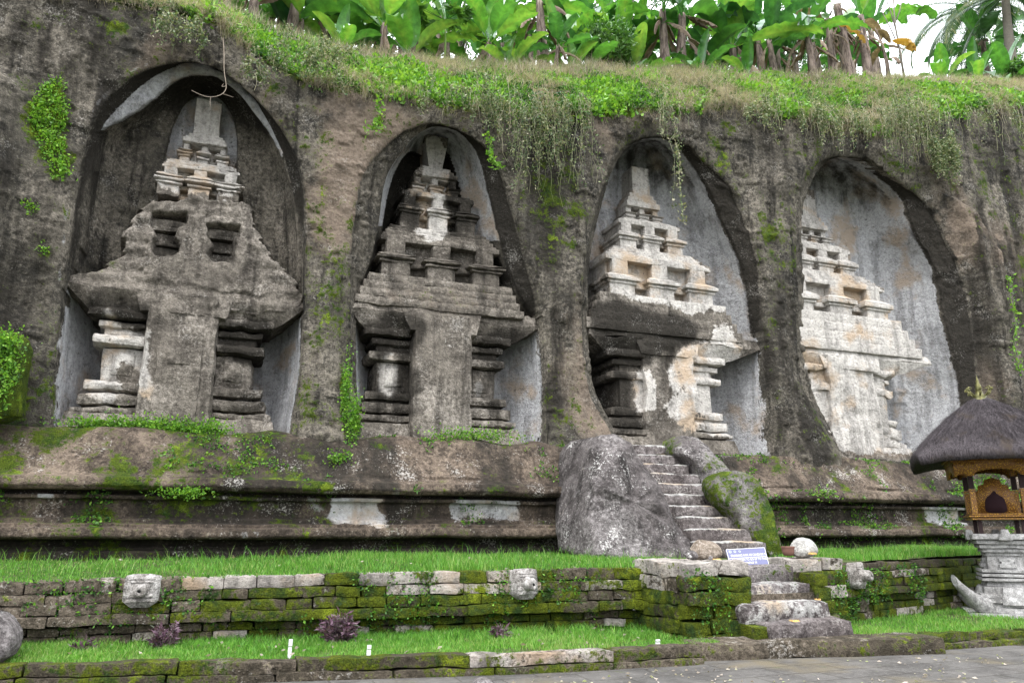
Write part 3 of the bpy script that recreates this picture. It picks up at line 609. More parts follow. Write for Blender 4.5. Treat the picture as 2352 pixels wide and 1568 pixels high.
        G3 = np.stack([G[:, 0], np.full(len(G), 15.8), G[:, 1]], -1); wv = np.stack([fbm(G3, 3, 4, 3), fbm(G3, 3, 4, 4)], -1) * .11; wv[:, 0] += .09 * np.sign(G[:, 0] + .85) * ((G[:, 1] * 3.2) % 1 - .5)
        do = psdf(G + wv, outl); n_ = 15.70 + .12 * (G[:, 1] - 6.2) * .5 + fbm(G3, 1.5, 5, 8) * .09 + fbm(G3, 8, 3, 9) * .03 + .10 * np.abs(((G[:, 1] + .1 * fbm(G3, 1, 2, 2)) * 3.2) % 1 - .5) * (do < .5)
        n_ = n_ + 1.5 * (1 - sstep(do, -.02, .09)); dh = np.maximum(psdf(G + wv * .35, holes[0]), psdf(G + wv * .35, holes[1])); n_ += .42 * sstep(dh, -.02, .05)
        m = MB(); m.add(np.stack([G[:, 0], n_, G[:, 1]], -1), gridf(len(gs), len(gz)))
        o = T.part('rough_roof', m, CANDI, extra=ex)
        for x0, x1, yt, yb in ((348, 428, 490, 590), (474, 552, 514, 602)):
            a = atn((x0, yt), 15.8); b_ = atn((x1, yb), 15.8); m = MB(); zt_, zb_ = a[1], b_[1]
            for f0, f1, nn in ((.02, .22, 16.05), (.22, .34, 16.0), (.36, .62, 16.12), (.62, .72, 16.02), (.74, 1.05, 16.08)):
                rbox(m, a[0] + .02, b_[0] - .02, nn - .06, 17, zt_ + (zb_ - zt_) * f1, zt_ + (zb_ - zt_) * f0, .012, .05, .015)
            T.part('moulded_panel', m, CANDI, parent=o, extra=ex)
    m = MB(); pn = MB(); tier(m, pn, c, hB, hB * .64 if i else .62, 16.1, *L['B'], am * .8, e * .8, seed=i * 5 + 40)
    steps_up(pn, c, hB - .1, hC + .08, 16.25, 16.4, L['B'][3], L['C'][0], 3, am * .8, e * .7, i + 3)
    o = T.part('roof_tier', pn, CANDI, extra=exB); T.part('turret', m, CANDI, parent=o, extra=exB)
    m = MB(); pn = MB(); tier(m, pn, c, hC, hC * .62, 16.45, *L['C'], am * .7, e * .7, seed=i * 5 + 60)
    steps_up(pn, c, hC - .06, .34, 16.5, 16.62, L['C'][3], L['P'][0], 3, am * .7, e * .6, i + 6)
    o = T.part('roof_tier', pn, CANDI, extra=exC); T.part('turret', m, CANDI, parent=o, extra=exC)
    m = MB(); p0, p1 = L['P']; wb, wt = (.27, .27) if i != 1 else (.17, .3)
    rbox(m, c - wb, c + wb, 16.62, 17.4, p0 - .05, p1, .012, .05, .015, (c - wt, c + wt, 16.62, 17.4))
    T.part('pinnacle', m, CANDI, extra=exP)
# ------------------------------------------------------------------ ground, path, lawns, kerbs
def simple_ground(name, c1, c2, c3, sc_=2., bump=.02):
    b = NB(name); n = b.noise(sc_, 8, .65); f = b.noise(30, 6, .7)
    c = b.mix(b.ss(n, .38, .62), c1, c2); c = b.mix(b.ss(f, .5, .68), c, c3)
    return b.done(c, .95, b.bump(f, 1, bump))
SOIL = simple_ground('lawn_soil', (.035, .05, .015), (.055, .09, .02), (.09, .075, .045))
def path_mat():
    b = NB('path_stone'); n = b.noise(1.3, 8, .65); f = b.noise(22, 7, .7); sp = b.noise(70, 3, .6)
    br = b.t.nodes.new('ShaderNodeTexBrick'); b._in(br, 'Vector', b.vscale(1, 1, 1)); br.inputs['Scale'].default_value = 1.0
    br.inputs['Mortar Size'].default_value = .012; br.inputs['Brick Width'].default_value = .9; br.inputs['Row Height'].default_value = .45; br.inputs['Mortar Smooth'].default_value = .6
    br.inputs['Color1'].default_value = (.92, .92, .92, 1); br.inputs['Color2'].default_value = (1.06, 1.05, 1.04, 1); br.inputs['Mortar'].default_value = (.74, .72, .66, 1)
    c = b.mix(b.ss(n, .4, .62), (.05, .047, .044), (.09, .085, .08)); c = b.mix(b.ss(f, .5, .7), c, (.12, .114, .109))
    c = b.mix(b.ss(b.noise(.5, 4, .6), .52, .7), c, (.11, .092, .06)); c = b.mix(1, c, br.outputs['Color'], 'MULTIPLY')
    c = b.mix(b.ss(b.noise(3, 7, .72), .62, .7), c, (.07, .085, .03)); c = b.mix(b.ss(sp, .7, .74), c, (.2, .24, .06))
    return b.done(c, .8, b.bump(b.mth('ADD', f, b.mth('MULTIPLY', br.outputs['Fac'], -1.0)), 1, .012), .25)
PATH = path_mat()
KB = np.array([(-12, 12.3), (-1.96, 10.04), (.64, 9.32), (3.48, 8.78), (5.67, 8.58), (5.9, 8.62)])
def n_kerb(s): return np.interp(s, KB[:, 0], KB[:, 1])
def n_wall(s): return np.where(np.asarray(s) < 7.5, 11.0 - .125 * np.asarray(s), 9.97 + .27 * np.clip(np.asarray(s) - 9.6, 0, 99))
gx = np.array([[-150, -60, 0], [150, -60, 0], [150, 15.2, 0], [-150, 15.2, 0]], float); gx[:, 2] = -.03
struct('ground', mk_mesh('ground', gx, [np.array([[0, 1, 2, 3]])], SOIL))
# bank on the other side of the valley path, behind the viewer
U, W = np.meshgrid(np.linspace(-30, 34, 160), np.linspace(-9, 10.6, 60), indexing='ij')
q = np.stack([U, W, .006 * fbm(np.stack([U, W, U * 0], -1), 1.5, 3, 2) + 0 * U], -1).reshape(-1, 3); q[:, 2] += .01
struct('path', mk_mesh('path', q, [gridf(160, 60)], PATH))
def lawn(name, s0, s1, f0, f1, z0, z1, ns=240, nn=24, amp=.03):
    s = np.linspace(s0, s1, ns); t = np.linspace(0, 1, nn); a, b_ = f0(s), f1(s)
    Y = a[:, None] + (b_ - a)[:, None] * t; za = z0(s) if callable(z0) else np.full(ns, z0); zb = z1(s) if callable(z1) else np.full(ns, z1)
    Z = za[:, None] + (zb - za)[:, None] * t; Pq = np.stack([np.repeat(s[:, None], nn, 1), Y, Z], -1).reshape(-1, 3)
    Pq[:, 2] += fbm(Pq, 1.2, 3, 17) * amp
    return Pq, struct(name, mk_mesh(name, Pq, [gridf(ns, nn)], SOIL))
def zwt(s): return 1.0 + (np.clip(s, -9, 14) + 2.5) * .011
LAWN_A, _ = lawn('lower_lawn', -11, 6.3, lambda s: n_kerb(s) + .22, lambda s: n_wall(s) + .2, .19, .2)
LAWN_B, _ = lawn('side_lawn', 8.5, 17, lambda s: np.full_like(s, 8.6), lambda s: n_wall(np.maximum(s, 7.6)) + .2, .17, .2, 120)
LAWN_C, _ = lawn('terrace_lawn', -11, 7.7, lambda s: n_wall(s) + .12, lambda s: np.full_like(s, 14.5), lambda s: zwt(s) - .03, 1.16)
LAWN_D, _ = lawn('terrace_lawn_right', 7.7, 22, lambda s: n_wall(np.maximum(s, 7.6)) + .1, lambda s: np.full_like(s, 14.5), lambda s: zwt(s) - .03, 1.16)
LAWN_D_obj = bpy.data.objects['terrace_lawn_right']; LAWN_D_obj.name = 'terrace_lawn'
bpy.data.objects['side_lawn'].name = 'lower_lawn'

# ------------------------------------------------------------------ block masonry
def course(mb, s0, s1, z0, z1, y0, y1, lens=(.45, .85), moss=.4, pale=.15, am=.016, seed=0, shear=None, mossfn=None):
    r = random.Random(seed); s = s0
    while s < s1 - .05:
        L = min(r.uniform(*lens), s1 - s); L = s1 - s if s1 - s - L < .2 else L
        p = r.random(); at = dict(moss=0., plaster=0., black=r.choice([0, 0, .2, .35]))
        mm = mossfn(s + L / 2) if mossfn else moss
        if p < pale: at['plaster'] = r.uniform(.7, 1.0) if pale > .5 else r.uniform(.45, .85)
        elif p < pale + .35: at['plaster'] = r.uniform(.12, .36)
        at['moss'] = (mm + r.uniform(-.1, .1)) * (.3 if at['plaster'] > .5 else 1)
        dy = r.uniform(-.018, .022); dz = r.uniform(-.006, .006)
        V, F = hexa((s + .003, s + L - .003, y0 + dy, y1), (s + .003, s + L - .003, y0 + dy, y1), z0 + dz, z1 - .003 + dz, .045, .011)
        V = rough(V, am, 3.5, seed + int(s * 10)); V = V + np.stack([V[:, 0] * 0, fbm(V, 12, 2, 5) * .006, fbm(V, 1.5, 2, 6) * .012], -1)
        if shear: V[:, 1] += shear(V[:, 0])
        at['moss'] = at['moss'] + .4 * fbm(V, 1.1, 4, 401) + .12; at['plaster'] = at['plaster'] + .25 * fbm(V, 1.8, 3, 402)
        mb.add(V, F, **at); s += L
mfl = lambda s: .18 + .42 * float(np.clip((s + .6) / 1.2, 0, 1)) - .2 * float(np.clip((s - 4.2) / 1.0, 0, 1)) + .25 * float(np.clip((s - 5.3) / .6, 0, 1))
m = MB()
for k, (z1, z0, sb, ln, pale) in enumerate([(1.0, .85, .03, (.36, .62), .0), (.85, .72, 0, (.3, .7), .06), (.72, .59, -.01, (.3, .7), .06), (.59, .46, -.03, (.35, .8), .06), (.45, .345, .12, (.3, .55), .14), (.345, .24, .10, (.3, .55), .22), (.24, .13, .11, (.3, .6), .16), (.13, .0, .11, (.3, .6), .1)]):
    if k == 0:                    # coping: mossy at left, a run of pale blocks in the middle
        for a, b_, pl_ in ((-9, -.3, .02), (-.3, 3.3, .75), (3.3, 6.02, .35)): course(m, a, b_, z0 - .0, z1, sb, sb + .5, ln, .3, pl_, seed=5 + int(a * 3), shear=n_wall, mossfn=mfl)
    else: course(m, -9, 6.02, z0, z1, sb, sb + .5, ln, .4, pale, seed=40 + k, shear=n_wall, mossfn=mfl)
m.V = [v + np.stack([0 * v[:, 0], 0 * v[:, 0], (zwt(v[:, 0]) - 1.0) * np.clip((v[:, 2] - .1) / .9, 0, 1)], -1) for v in m.V]
RW = m
solo('retaining_wall', 'low mossy stone block wall edging the grass terrace, left of the lower steps', 'retaining wall', m, BLOCK)
m = MB()
for k, (z1, z0, sb, ln, pale) in enumerate([(1.1, .97, .0, (.4, .7), .05), (.97, .84, -.03, (.35, .7), .25), (.84, .71, -.03, (.35, .7), .12), (.71, .58, -.05, (.4, .8), .12), (.57, .45, .08, (.3, .6), .2), (.45, .33, .06, (.3, .6), .25), (.33, .2, .06, (.3, .6), .2), (.2, .02, .06, (.3, .6), .2)]):
    course(m, 9.3, 18, z0, z1, sb, .5, ln, .52 if k else .3, pale, seed=70 + k, shear=n_wall)
solo('retaining_wall', 'mossy stone block wall right of the lower steps, running behind the thatched shrine', 'retaining wall', m, BLOCK)
# lower stair with its two flanking piers
T = Thing('lower_stair', 'short flight of four pale lichened stone steps between mossy block piers', 'steps', (7.7, 9.2, .05))
m = MB()
for k in range(6):
    z0 = .05 + k * .19; course(m, 6.05 + .015 * (k % 2), 7.12, z0, z0 + .19, 9.2 + .02 * (k % 3), 10.4, (.35, .6), [.7, .75, .7, .6, .5, .1][k], [.05, .0, .15, .3, .1, .9][k], .03, 90 + k)
    course(m, 5.98, 6.09, z0, z0 + .19, 9.4, 10.5, (.3, .5), .6, .1, .03, 190 + k)
course(m, 6.85, 7.12, .02, .2, 8.86, 9.4, (.3, .5), .55, .0, .02, 301); course(m, 6.83, 7.16, .2, .38, 8.84, 9.4, (.3, .5), .6, .0, .02, 302)
T.part('left_pier', m, BLOCK)
m = MB()
for k in range(6):
    z0 = .03 + k * .195; course(m, 8.24, 9.34 - .02 * (k % 2), z0, z0 + .195, 9.72 + .02 * (k % 3), 10.5, (.35, .7), [.7, .65, .6, .3, .5, .5][k], [.0, .05, .2, .6, .35, .3][k], .022, 120 + k)
    if k < 5: course(m, 8.4, 8.85 - .05 * k, z0, z0 + .195, 9.4, 9.9, (.4, .6), .55, .35, .022, 140 + k)
T.part('right_pier', m, BLOCK)
for k, (s0, s1, n, z0, z1, pl_, ms) in enumerate([(7.03, 8.44, 8.74, .16, .42, .12, .08), (6.86, 8.34, 9.04, .38, .65, .5, .15), (6.84, 8.3, 9.34, .62, .885, .45, .25), (7.14, 8.26, 9.66, .86, 1.1, .38, .42)]):
    m = MB(); rbox(m, s0, s1, n, n + .55, z0, z1, .03, .045, .035, None, 2.4, 7 + k, plaster=pl_, moss=ms); T.part('step', m, STEP)
m = MB(); rbox(m, 7.1, 8.3, 9.3, 10.3, .05, .75, .0, .3); T.part('core', m, BLOCK)
# long threshold slab and kerbs
m = MB(); V, F = hexa((5.87, 9.36, 0, .62), (5.87, 9.36, .03, .62), -.02, .225, .06, .04); V = rough(V, .025, 2.0, 4); V[:, 1] += 8.78 - (V[:, 0] - 5.87) * .2; V[:, 2] += fbm(V, 1.1, 3, 8) * .02
m.add(V, F, moss=.3 + .3 * np.clip(fbm(V, 1.2, 3, 9), -1, 1), plaster=np.where(V[:, 2] > .19, .35, .0))
solo('threshold_slab', 'long worn mossy stone slab lying at the foot of the lower steps', 'stone slab', m, BLOCK)
m = MB(); course(m, -11, 5.86, .09, .225, 0, .26, (1.1, 1.9), .42, .04, .02, 210, shear=n_kerb); course(m, -11, 5.86, -.04, .09, -.02, .3, (.9, 1.6), .3, .02, .02, 211, shear=n_kerb)
solo('kerb', 'low mossy stone kerb between the lower lawn and the paved path, left of the slab', 'kerb', m, BLOCK)
m = MB(); course(m, 9.4, 16, .08, .2, 0, .3, (.8, 1.4), .5, .06, .03, 215, shear=lambda s: 8.5 - .05 * (s - 9.4)); course(m, 9.3, 16, -.04, .08, -.1, .3, (.8, 1.4), .45, .02, .03, 216, shear=lambda s: 8.5 - .05 * (s - 9.4))
solo('kerb', 'broken mossy kerb edging the side lawn in front of the thatched shrine', 'kerb', m, BLOCK)

# ------------------------------------------------------------------ upper stair and its boulders
T = Thing('upper_stair', 'steep worn stone stairway climbing between two boulders to the niches', 'stairs', (9.3, 12.4, 1.2))
NS = 10
for k in range(NS):
    t = k / (NS - 1); n = 12.35 + (15.05 - 12.35) * t; z1 = 1.42 + (3.5 - 1.42) * t; s0 = 8.45 + .25 * t; s1 = 10.02 - .32 * t
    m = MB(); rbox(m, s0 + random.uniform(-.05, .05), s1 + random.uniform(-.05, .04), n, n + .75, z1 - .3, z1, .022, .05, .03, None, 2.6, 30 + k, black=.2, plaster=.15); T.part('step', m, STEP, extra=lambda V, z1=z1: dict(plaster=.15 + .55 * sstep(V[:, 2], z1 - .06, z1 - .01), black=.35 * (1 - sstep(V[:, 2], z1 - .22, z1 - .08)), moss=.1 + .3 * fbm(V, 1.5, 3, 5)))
def trace_rock(name, label, pts, ya, na, yb, nb, T_, mat=BOULD, back=None, amp=.05, seed=0, cat='boulder', group=None, freq=1.4, pw=2.6, at=None, facet=0.):
    pts = chaikin(np.array(pts, float), 0 if facet else 1); P_ = np.array([P3(x, y, na + (nb - na) * (y - ya) / (yb - ya)) for x, y in pts])
    k1, k0 = P3(pts[0][0], ya, na), P3(pts[0][0], yb, nb); lean = (na - nb) / (k1[2] - k0[2]); c = P_[:, [0, 2]].mean(0)
    nc = np.interp(0, [0], [P_[:, 1].mean()])
    m = MB(); poly_rock(m, P_[:, [0, 2]], float(P_[:, 1].mean()), T_, amp if T_ > .3 else amp * 2.2, freq, seed, back, 60, 160, pw, lean)
    if T_ > .3 and cat == 'boulder': m.V = [v + np.stack([0 * v[:, 0], .34 * np.abs(fbm(v * np.array([1, 1, .7]), .95, 4, seed + 60)) - .05 + .05 * np.abs(fbm(v, 3.2, 3, seed + 61)), 0 * v[:, 0]], -1) for v in m.V]
    if facet:                 # broken flat faces and ridges
        def fc(v):
            rr_ = np.random.default_rng(seed); o = np.zeros(len(v)); c_ = v.mean(0)
            for _ in range(9):
                d_ = rr_.normal(0, 1, 3) * [.5, 0, .4] + [0, -.9, 0]; d_ /= np.linalg.norm(d_); h_ = (v - c_) @ d_; lim = np.quantile(h_, rr_.uniform(.8, .93)); ex = np.clip(h_ - lim, 0, None); v = v - d_ * (ex * facet)[:, None]
            return v + np.stack([fbm(v, 3, 4, 7), fbm(v, 3, 4, 8), fbm(v, 3, 4, 9)], -1) * .035
        m.V = [fc(v) for v in m.V]
    return solo(name, label, cat, m, mat, group=group, extra=at)
def w_rock(moss=0., mz=None, black=0., pl_=0., seed=0):
    def f(V):
        nz = fbm(V, 1.3, 3, 200 + seed); o = dict(moss=moss + .3 * nz, black=black + .25 * fbm(V, .9, 3, 220 + seed), plaster=pl_ + .2 * fbm(V, 2, 3, 230 + seed)); return o
    return f
trace_rock('boulder', 'huge grey lichened boulder left of the stairway', [(1340, 1030), (1348, 1008), (1362, 1002), (1392, 1004), (1422, 1028), (1456, 1070), (1490, 1122), (1530, 1190), (1575, 1245), (1588, 1278), (1540, 1298), (1440, 1302), (1370, 1292), (1334, 1280), (1330, 1200), (1334, 1110)], 1000, 13.7, 1290, 12.9, .55, at=w_rock(-.02, black=.2, pl_=.16, seed=1), amp=.075, freq=.9, pw=8, back=1.2, facet=1e-6)
trace_rock('boulder', 'smaller curved boulder with yellow-green moss right of the stairway', [(1632, 1108), (1652, 1085), (1695, 1082), (1727, 1104), (1752, 1150), (1772, 1205), (1788, 1275), (1764, 1290), (1742, 1258), (1708, 1222), (1680, 1180), (1645, 1145)], 1085, 13.2, 1280, 12.5, .34, at=w_rock(.62, pl_=.22, seed=2), amp=.05, pw=3.2)
trace_rock('boulder', 'rough sloping rock bank beside the top of the stairway', [(1535, 1032), (1548, 1006), (1580, 1002), (1615, 1026), (1665, 1070), (1690, 1110), (1690, 1160), (1655, 1150), (1622, 1100), (1586, 1062)], 1004, 15.0, 1150, 13.5, .45, at=w_rock(.32, pl_=.2, seed=3), back=1.2, pw=3.2, amp=.07)
trace_rock('stone', 'rounded brown stone on the pier behind the sign', [(1587, 1268), (1594, 1246), (1615, 1236), (1638, 1243), (1651, 1262), (1648, 1280), (1625, 1288), (1595, 1286)], 1236, 10.0, 1284, 9.9, .17, amp=.012, seed=4, cat='stone', freq=4, mat=rock_mat('brown_stone', (.1, .08, .06), (.2, .16, .125), (.28, .24, .2), streak=.1, lichen=.4))
trace_rock('stone', 'small grey stone beside the rounded brown stone', [(1572, 1276), (1578, 1266), (1590, 1263), (1601, 1270), (1600, 1282), (1585, 1286)], 1264, 9.75, 1284, 9.7, .08, amp=.008, seed=5, cat='stone', freq=5)
trace_rock('stone', 'tiny pinkish pebble in front of the rounded brown stone', [(1627, 1282), (1630, 1276), (1636, 1277), (1638, 1284), (1632, 1287)], 1276, 9.65, 1286, 9.62, .03, amp=.003, seed=6, cat='stone', freq=8)
trace_rock('stone', 'pale grey rock standing on the pier right of the steps', [(1821, 1272), (1826, 1248), (1836, 1235), (1850, 1233), (1864, 1243), (1873, 1266), (1868, 1277), (1840, 1279)], 1233, 10.1, 1278, 10.0, .16, amp=.012, seed=7, cat='stone', freq=4, mat=rock_mat('pale_stone', (.26, .25, .23), (.4, .39, .37), (.5, .49, .46), streak=.1, lichen=.5))
trace_rock('boulder', 'lichened grey boulder half cut off by the left edge, on the lawn', [(-60, 1500), (-62, 1430), (-20, 1400), (22, 1412), (42, 1445), (44, 1480), (25, 1512), (-20, 1522)], 1405, 10.6, 1515, 10.4, .35, amp=.03, seed=8, at=w_rock(.0, pl_=.2, seed=8))
trace_rock('mossy_rock', 'block of rock smothered in bright hanging moss at the far left edge', [(-80, 975), (-80, 770), (-20, 758), (35, 764), (62, 785), (66, 830), (58, 900), (50, 972)], 760, 14.6, 970, 14.5, .4, CLIFF, amp=.06, seed=9, pw=4, at=lambda V: dict(moss=.75 + .35 * fbm(V * np.array([2, 2, .5]), 1.5, 3, 8)), cat='rock')
trace_rock('stone', 'dark stone in front of the kerb at the bottom of the picture', [(1085, 1572), (1090, 1560), (1110, 1556), (1130, 1562), (1136, 1574), (1110, 1580)], 1556, 8.45, 1580, 8.4, .12, amp=.01, seed=10, cat='stone', freq=4)
# clay pot
PT = NB('clay'); PT = PT.done(PT.mix(PT.noise(6, 6, .7), (.09, .045, .035), (.2, .11, .085)), .8, PT.bump(PT.noise(14, 5, .7), 1, .006))
q = P3(1811, 1275, 10.05); m = MB(); lathe(m, [(0, 0), (.065, 0), (.085, .03), (.095, .075), (.092, .105), (.1, .12), (.104, .135), (.096, .14), (.084, .13), (.08, .06), (0, .04)], q, 28)
m.V = [rough(v, .004, 8, 3) for v in m.V]
solo('clay_pot', 'small reddish clay pot beside the pale rock on the right pier', 'pot', m, PT, q)
# offerings
OR_ = NB('offering_petals'); OR_ = OR_.done(OR_.mix(OR_.ss(OR_.noise(60, 2, .5), .45, .55), (.55, .3, .08), (.5, .42, .2)), .8)
for (x, y, n), lb in zip([(1873, 1378, 9.36), (1825, 1427, 8.9), (1865, 1272, 9.85), (1645, 1286, 9.6)], ['small dried offering on the third stone step from the ground', 'small orange offering on the lowest of the four stone steps', 'small offering of yellowed leaf at the foot of the pale rock', 'small offering of yellowed leaf near the rounded brown stone']):
    q = P3(x, y, n); m = MB(); r = random.Random(int(x))
    rbox(m, q[0] - .06, q[0] + .06, q[1] - .05, q[1] + .05, q[2] - .005, q[2] + .012, .004, .03, .004)
    T = Thing('offering', lb, 'offering', q, 'little offerings on the steps'); T.part('leaf_tray', m, OR_)
    m = MB()
    for _ in range(14):
        a, b_ = r.uniform(-.055, .055), r.uniform(-.045, .045); rbox(m, q[0] + a - .012, q[0] + a + .012, q[1] + b_ - .01, q[1] + b_ + .01, q[2] + .01, q[2] + .02 + r.uniform(0, .008), .003, .02, .003)
    T.part('petals', m, OR_)
# warning sign
def flat_mat(name, c, rough_=.6):
    b = NB(name); return b.done(b.mix(b.noise(8, 4, .6), tuple(x * .88 for x in c), c), rough_)
SIGNM = flat_mat('sign_blue', (.15, .155, .265), .45); WHITE = flat_mat('sign_white', (.62, .62, .66), .5)
tl, tr, br_, bl_ = P3(1667, 1261, 9.86), P3(1756, 1256, 9.86), P3(1768, 1301, 9.76), P3(1679, 1305, 9.76)
T = Thing('warning_sign', 'blue-grey notice board with white lettering propped on the top of the lower steps', 'sign', (bl_ + br_) / 2)
ux = (tr - tl + br_ - bl_) / 2; uy = (tl - bl_ + tr - br_) / 2; nn = np.cross(ux, uy); nn /= np.linalg.norm(nn)
def bil(u, v): return (bl_ * (1 - u) + br_ * u) * (1 - v) + (tl * (1 - u) + tr * u) * v
def plate(mb, uvs, d0, d1):
    k = len(uvs); f = np.array([bil(*p) + nn * d1 for p in uvs]); b_ = np.array([bil(*p) + nn * d0 for p in uvs]); c = f.mean(0)
    V = np.vstack([f, b_, [c]]); i = np.arange(k); j2 = (i + 1) % k
    mb.addm(V, [np.stack([i, i + k, j2 + k, j2], -1), np.stack([i, j2, np.full(k, 2 * k)], -1)])
m = MB(); plate(m, [(0, 0), (1, 0), (1, 1), (0, 1)], -.015, 0); T.part('board', m, SIGNM, False)
m = MB(); e = .012
for a in ([(0, 1 - e * 2), (1, 1 - e * 2), (1, 1), (0, 1)], [(0, 0), (e, 0), (e, 1), (0, 1)], [(1 - e, 0), (1, 0), (1, 1), (1 - e, 1)], [(0, .5), (1, .52), (1, .545), (0, .525)]): plate(m, a, 0, .003)
T.part('border', m, WHITE, False)
def text_part(txt, cu, cv, h, wmax, parent, mat=WHITE, name='lettering'):
    cu_ = bpy.data.curves.new('t', 'FONT'); cu_.body = txt; cu_.size = 1; cu_.align_x = 'CENTER'; cu_.align_y = 'CENTER'; cu_.offset = .018
    ob = bpy.data.objects.new('t', cu_); COL.objects.link(ob); dg = bpy.context.evaluated_depsgraph_get(); me = bpy.data.meshes.new_from_object(ob.evaluated_get(dg))
    bpy.data.objects.remove(ob); co = np.empty(len(me.vertices) * 3, np.float32); me.vertices.foreach_get('co', co); co = co.reshape(-1, 3)
    wd = np.ptp(co[:, 0]); sx = wmax / wd; ul, vl = np.linalg.norm(ux), np.linalg.norm(uy)
    u = cu + co[:, 0] * sx; v = cv + co[:, 1] * h
    W_ = np.array([bil(a, b_) for a, b_ in zip(u, v)]) + nn * .004 - T.base
    me.vertices.foreach_set('co', W_.astype(np.float32).ravel()); me.update(); me.materials.clear(); me.materials.append(mat); o = link(name, me, parent); return o
text_part('DILARANG NAIK KE CANDI INI !!!', .53, .645, .17, .9, T.o); text_part('FORBIDDEN TO GO UP TO THIS', .53, .42, .15, .88, T.o); text_part('TEMPLE !!!', .53, .25, .15, .34, T.o)
m = MB(); r_ = random.Random(3); u_ = .46       # last line is cut by the step below: only broken tops of letters show
while u_ < .95: a_ = r_.uniform(.018, .034); h_ = r_.uniform(.05, .085); plate(m, [(u_, .03), (u_ + a_, .03), (u_ + a_ * .8, .03 + h_), (u_ + a_ * .1, .03 + h_ * .8)], 0, .003); u_ += a_ + .005
T.part('lettering', m, WHITE, False)
m = MB()
for cu_, r_ in ((.09, 1), (.21, .9), (.33, .8)):
    plate(m, [(cu_ + .035 * r_ * math.cos(a), .86 + .075 * r_ * math.sin(a)) for a in np.linspace(0, 2 * np.pi, 14)[:-1]], 0, .003)
T.part('emblem', m, flat_mat('sign_emblem', (.4, .44, .42)), False)
m = MB()
for cu_, r_ in ((.09, .5), (.21, .45), (.33, .4)):
    plate(m, [(cu_ + .035 * r_ * math.cos(a), .865 + .075 * r_ * math.sin(a)) for a in np.linspace(0, 2 * np.pi, 6)[:-1]], .003, .006)
T.part('emblem', m, SIGNM, False)

# water spouts
SPOUT = rock_mat('spout_stone', (.15, .135, .12), (.28, .26, .24), (.4, .385, .37), streak=.4, lichen=.7, moss=((.04, .06, .02), (.12, .16, .05)))
HOLE_SHADE = flat_mat('hole_shade', (.008, .008, .008), 1)  # black disc stands for the shade inside the spout mouth
def spout(label, c, w_, h, rz, kind):
    T = Thing('water_spout', label, 'water spout', c, 'carved stone water spouts on the retaining wall'); T.base = np.zeros(3)
    m = MB(); pr = chaikin(np.array([(-w_ / 2 * .98, 0), (w_ / 2 * .98, 0), (w_ / 2, h * .8), (w_ / 2 * .86, h), (-w_ / 2 * .86, h), (-w_ / 2, h * .8)]), 1)
    k = len(pr); f = np.stack([pr[:, 0], np.full(k, -.07), pr[:, 1]], -1); b_ = f + [0, .2, 0]; V = np.vstack([f, b_, [[0, -.07, h * .5]]]); i = np.arange(k); j2 = (i + 1) % k
    m.addm(rough(V, .004, 6, 2), [np.stack([i, i + k, j2 + k, j2], -1), np.stack([i, j2, np.full(k, 2 * k)], -1)])
    for a, z0, z1, d in ((.4, .06, .1, .02), (.34, .12, .16, .035), (.36, h * .82, h * .86, .012), (.33, h * .73, h * .77, .02)): rbox(m, -w_ * a, w_ * a, -.07 - d, 0, z0, z1, .003, .04, .006)
    if kind: rbox(m, -w_ * .24, w_ * .24, -.11, 0, h * .28, h * .72, .003, .04, .01)
    else: rbox(m, -w_ * .27, w_ * .27, -.1, 0, h * .18, h * .7, .003, .04, .01)
    T.part('back_plate', m, SPOUT, extra=lambda V: dict(moss=.4 * np.exp(-((V[:, 0]) / .07) ** 2 - ((V[:, 2] - .1) / .06) ** 2)))
    m = MB(); r0 = .075 if kind else .085; L_ = .13 if kind else .17; zc = h * .5
    prof = [(r0 * 1.1, 0), (r0 * 1.15, .03), (r0, .05), (r0 * 1.02, L_ * .8), (r0 * .8, L_), (.018, L_ + .004), (.016, L_ - .02)]
    mm = MB(); lathe(mm, prof, (0, 0, 0), 22); v = mm.verts(); V = np.stack([v[:, 0], -.07 - v[:, 2], zc + v[:, 1] - v[:, 2] * .1], -1); m.add(rough(V, .004, 9, 4), np.vstack(mm.F[4])[:, ::-1])
    sp_ = T.part('spout', m, SPOUT)
    m = MB(); mm = MB(); lathe(mm, [(0, 0), (.02, 0)], (0, 0, 0), 14); v = mm.verts(); m.add(np.stack([v[:, 0], np.full(len(v), -.07 - L_ - .002), zc - L_ * .1 + v[:, 1]], -1), np.vstack(mm.F[4])); T.part('outlet_shade', m, HOLE_SHADE, parent=sp_)
    T.o.rotation_euler = (R(-4), 0, rz); return T
nw = lambda s: float(n_wall(s))
spout('squarish carved stone water spout with rust stain on the left stretch of the mossy wall', (-.74, nw(-.74) - .03, .68), .42, .4, R(-6), 1)
spout('rounded-top carved stone water spout near the boulder, on the long left wall', (4.2, nw(4.2) - .03, .68), .38, .41, R(12), 0)
spout('dark weathered stone water spout beside the right pier of the lower steps', (9.72, 9.9, .72), .3, .4, R(20), 0)
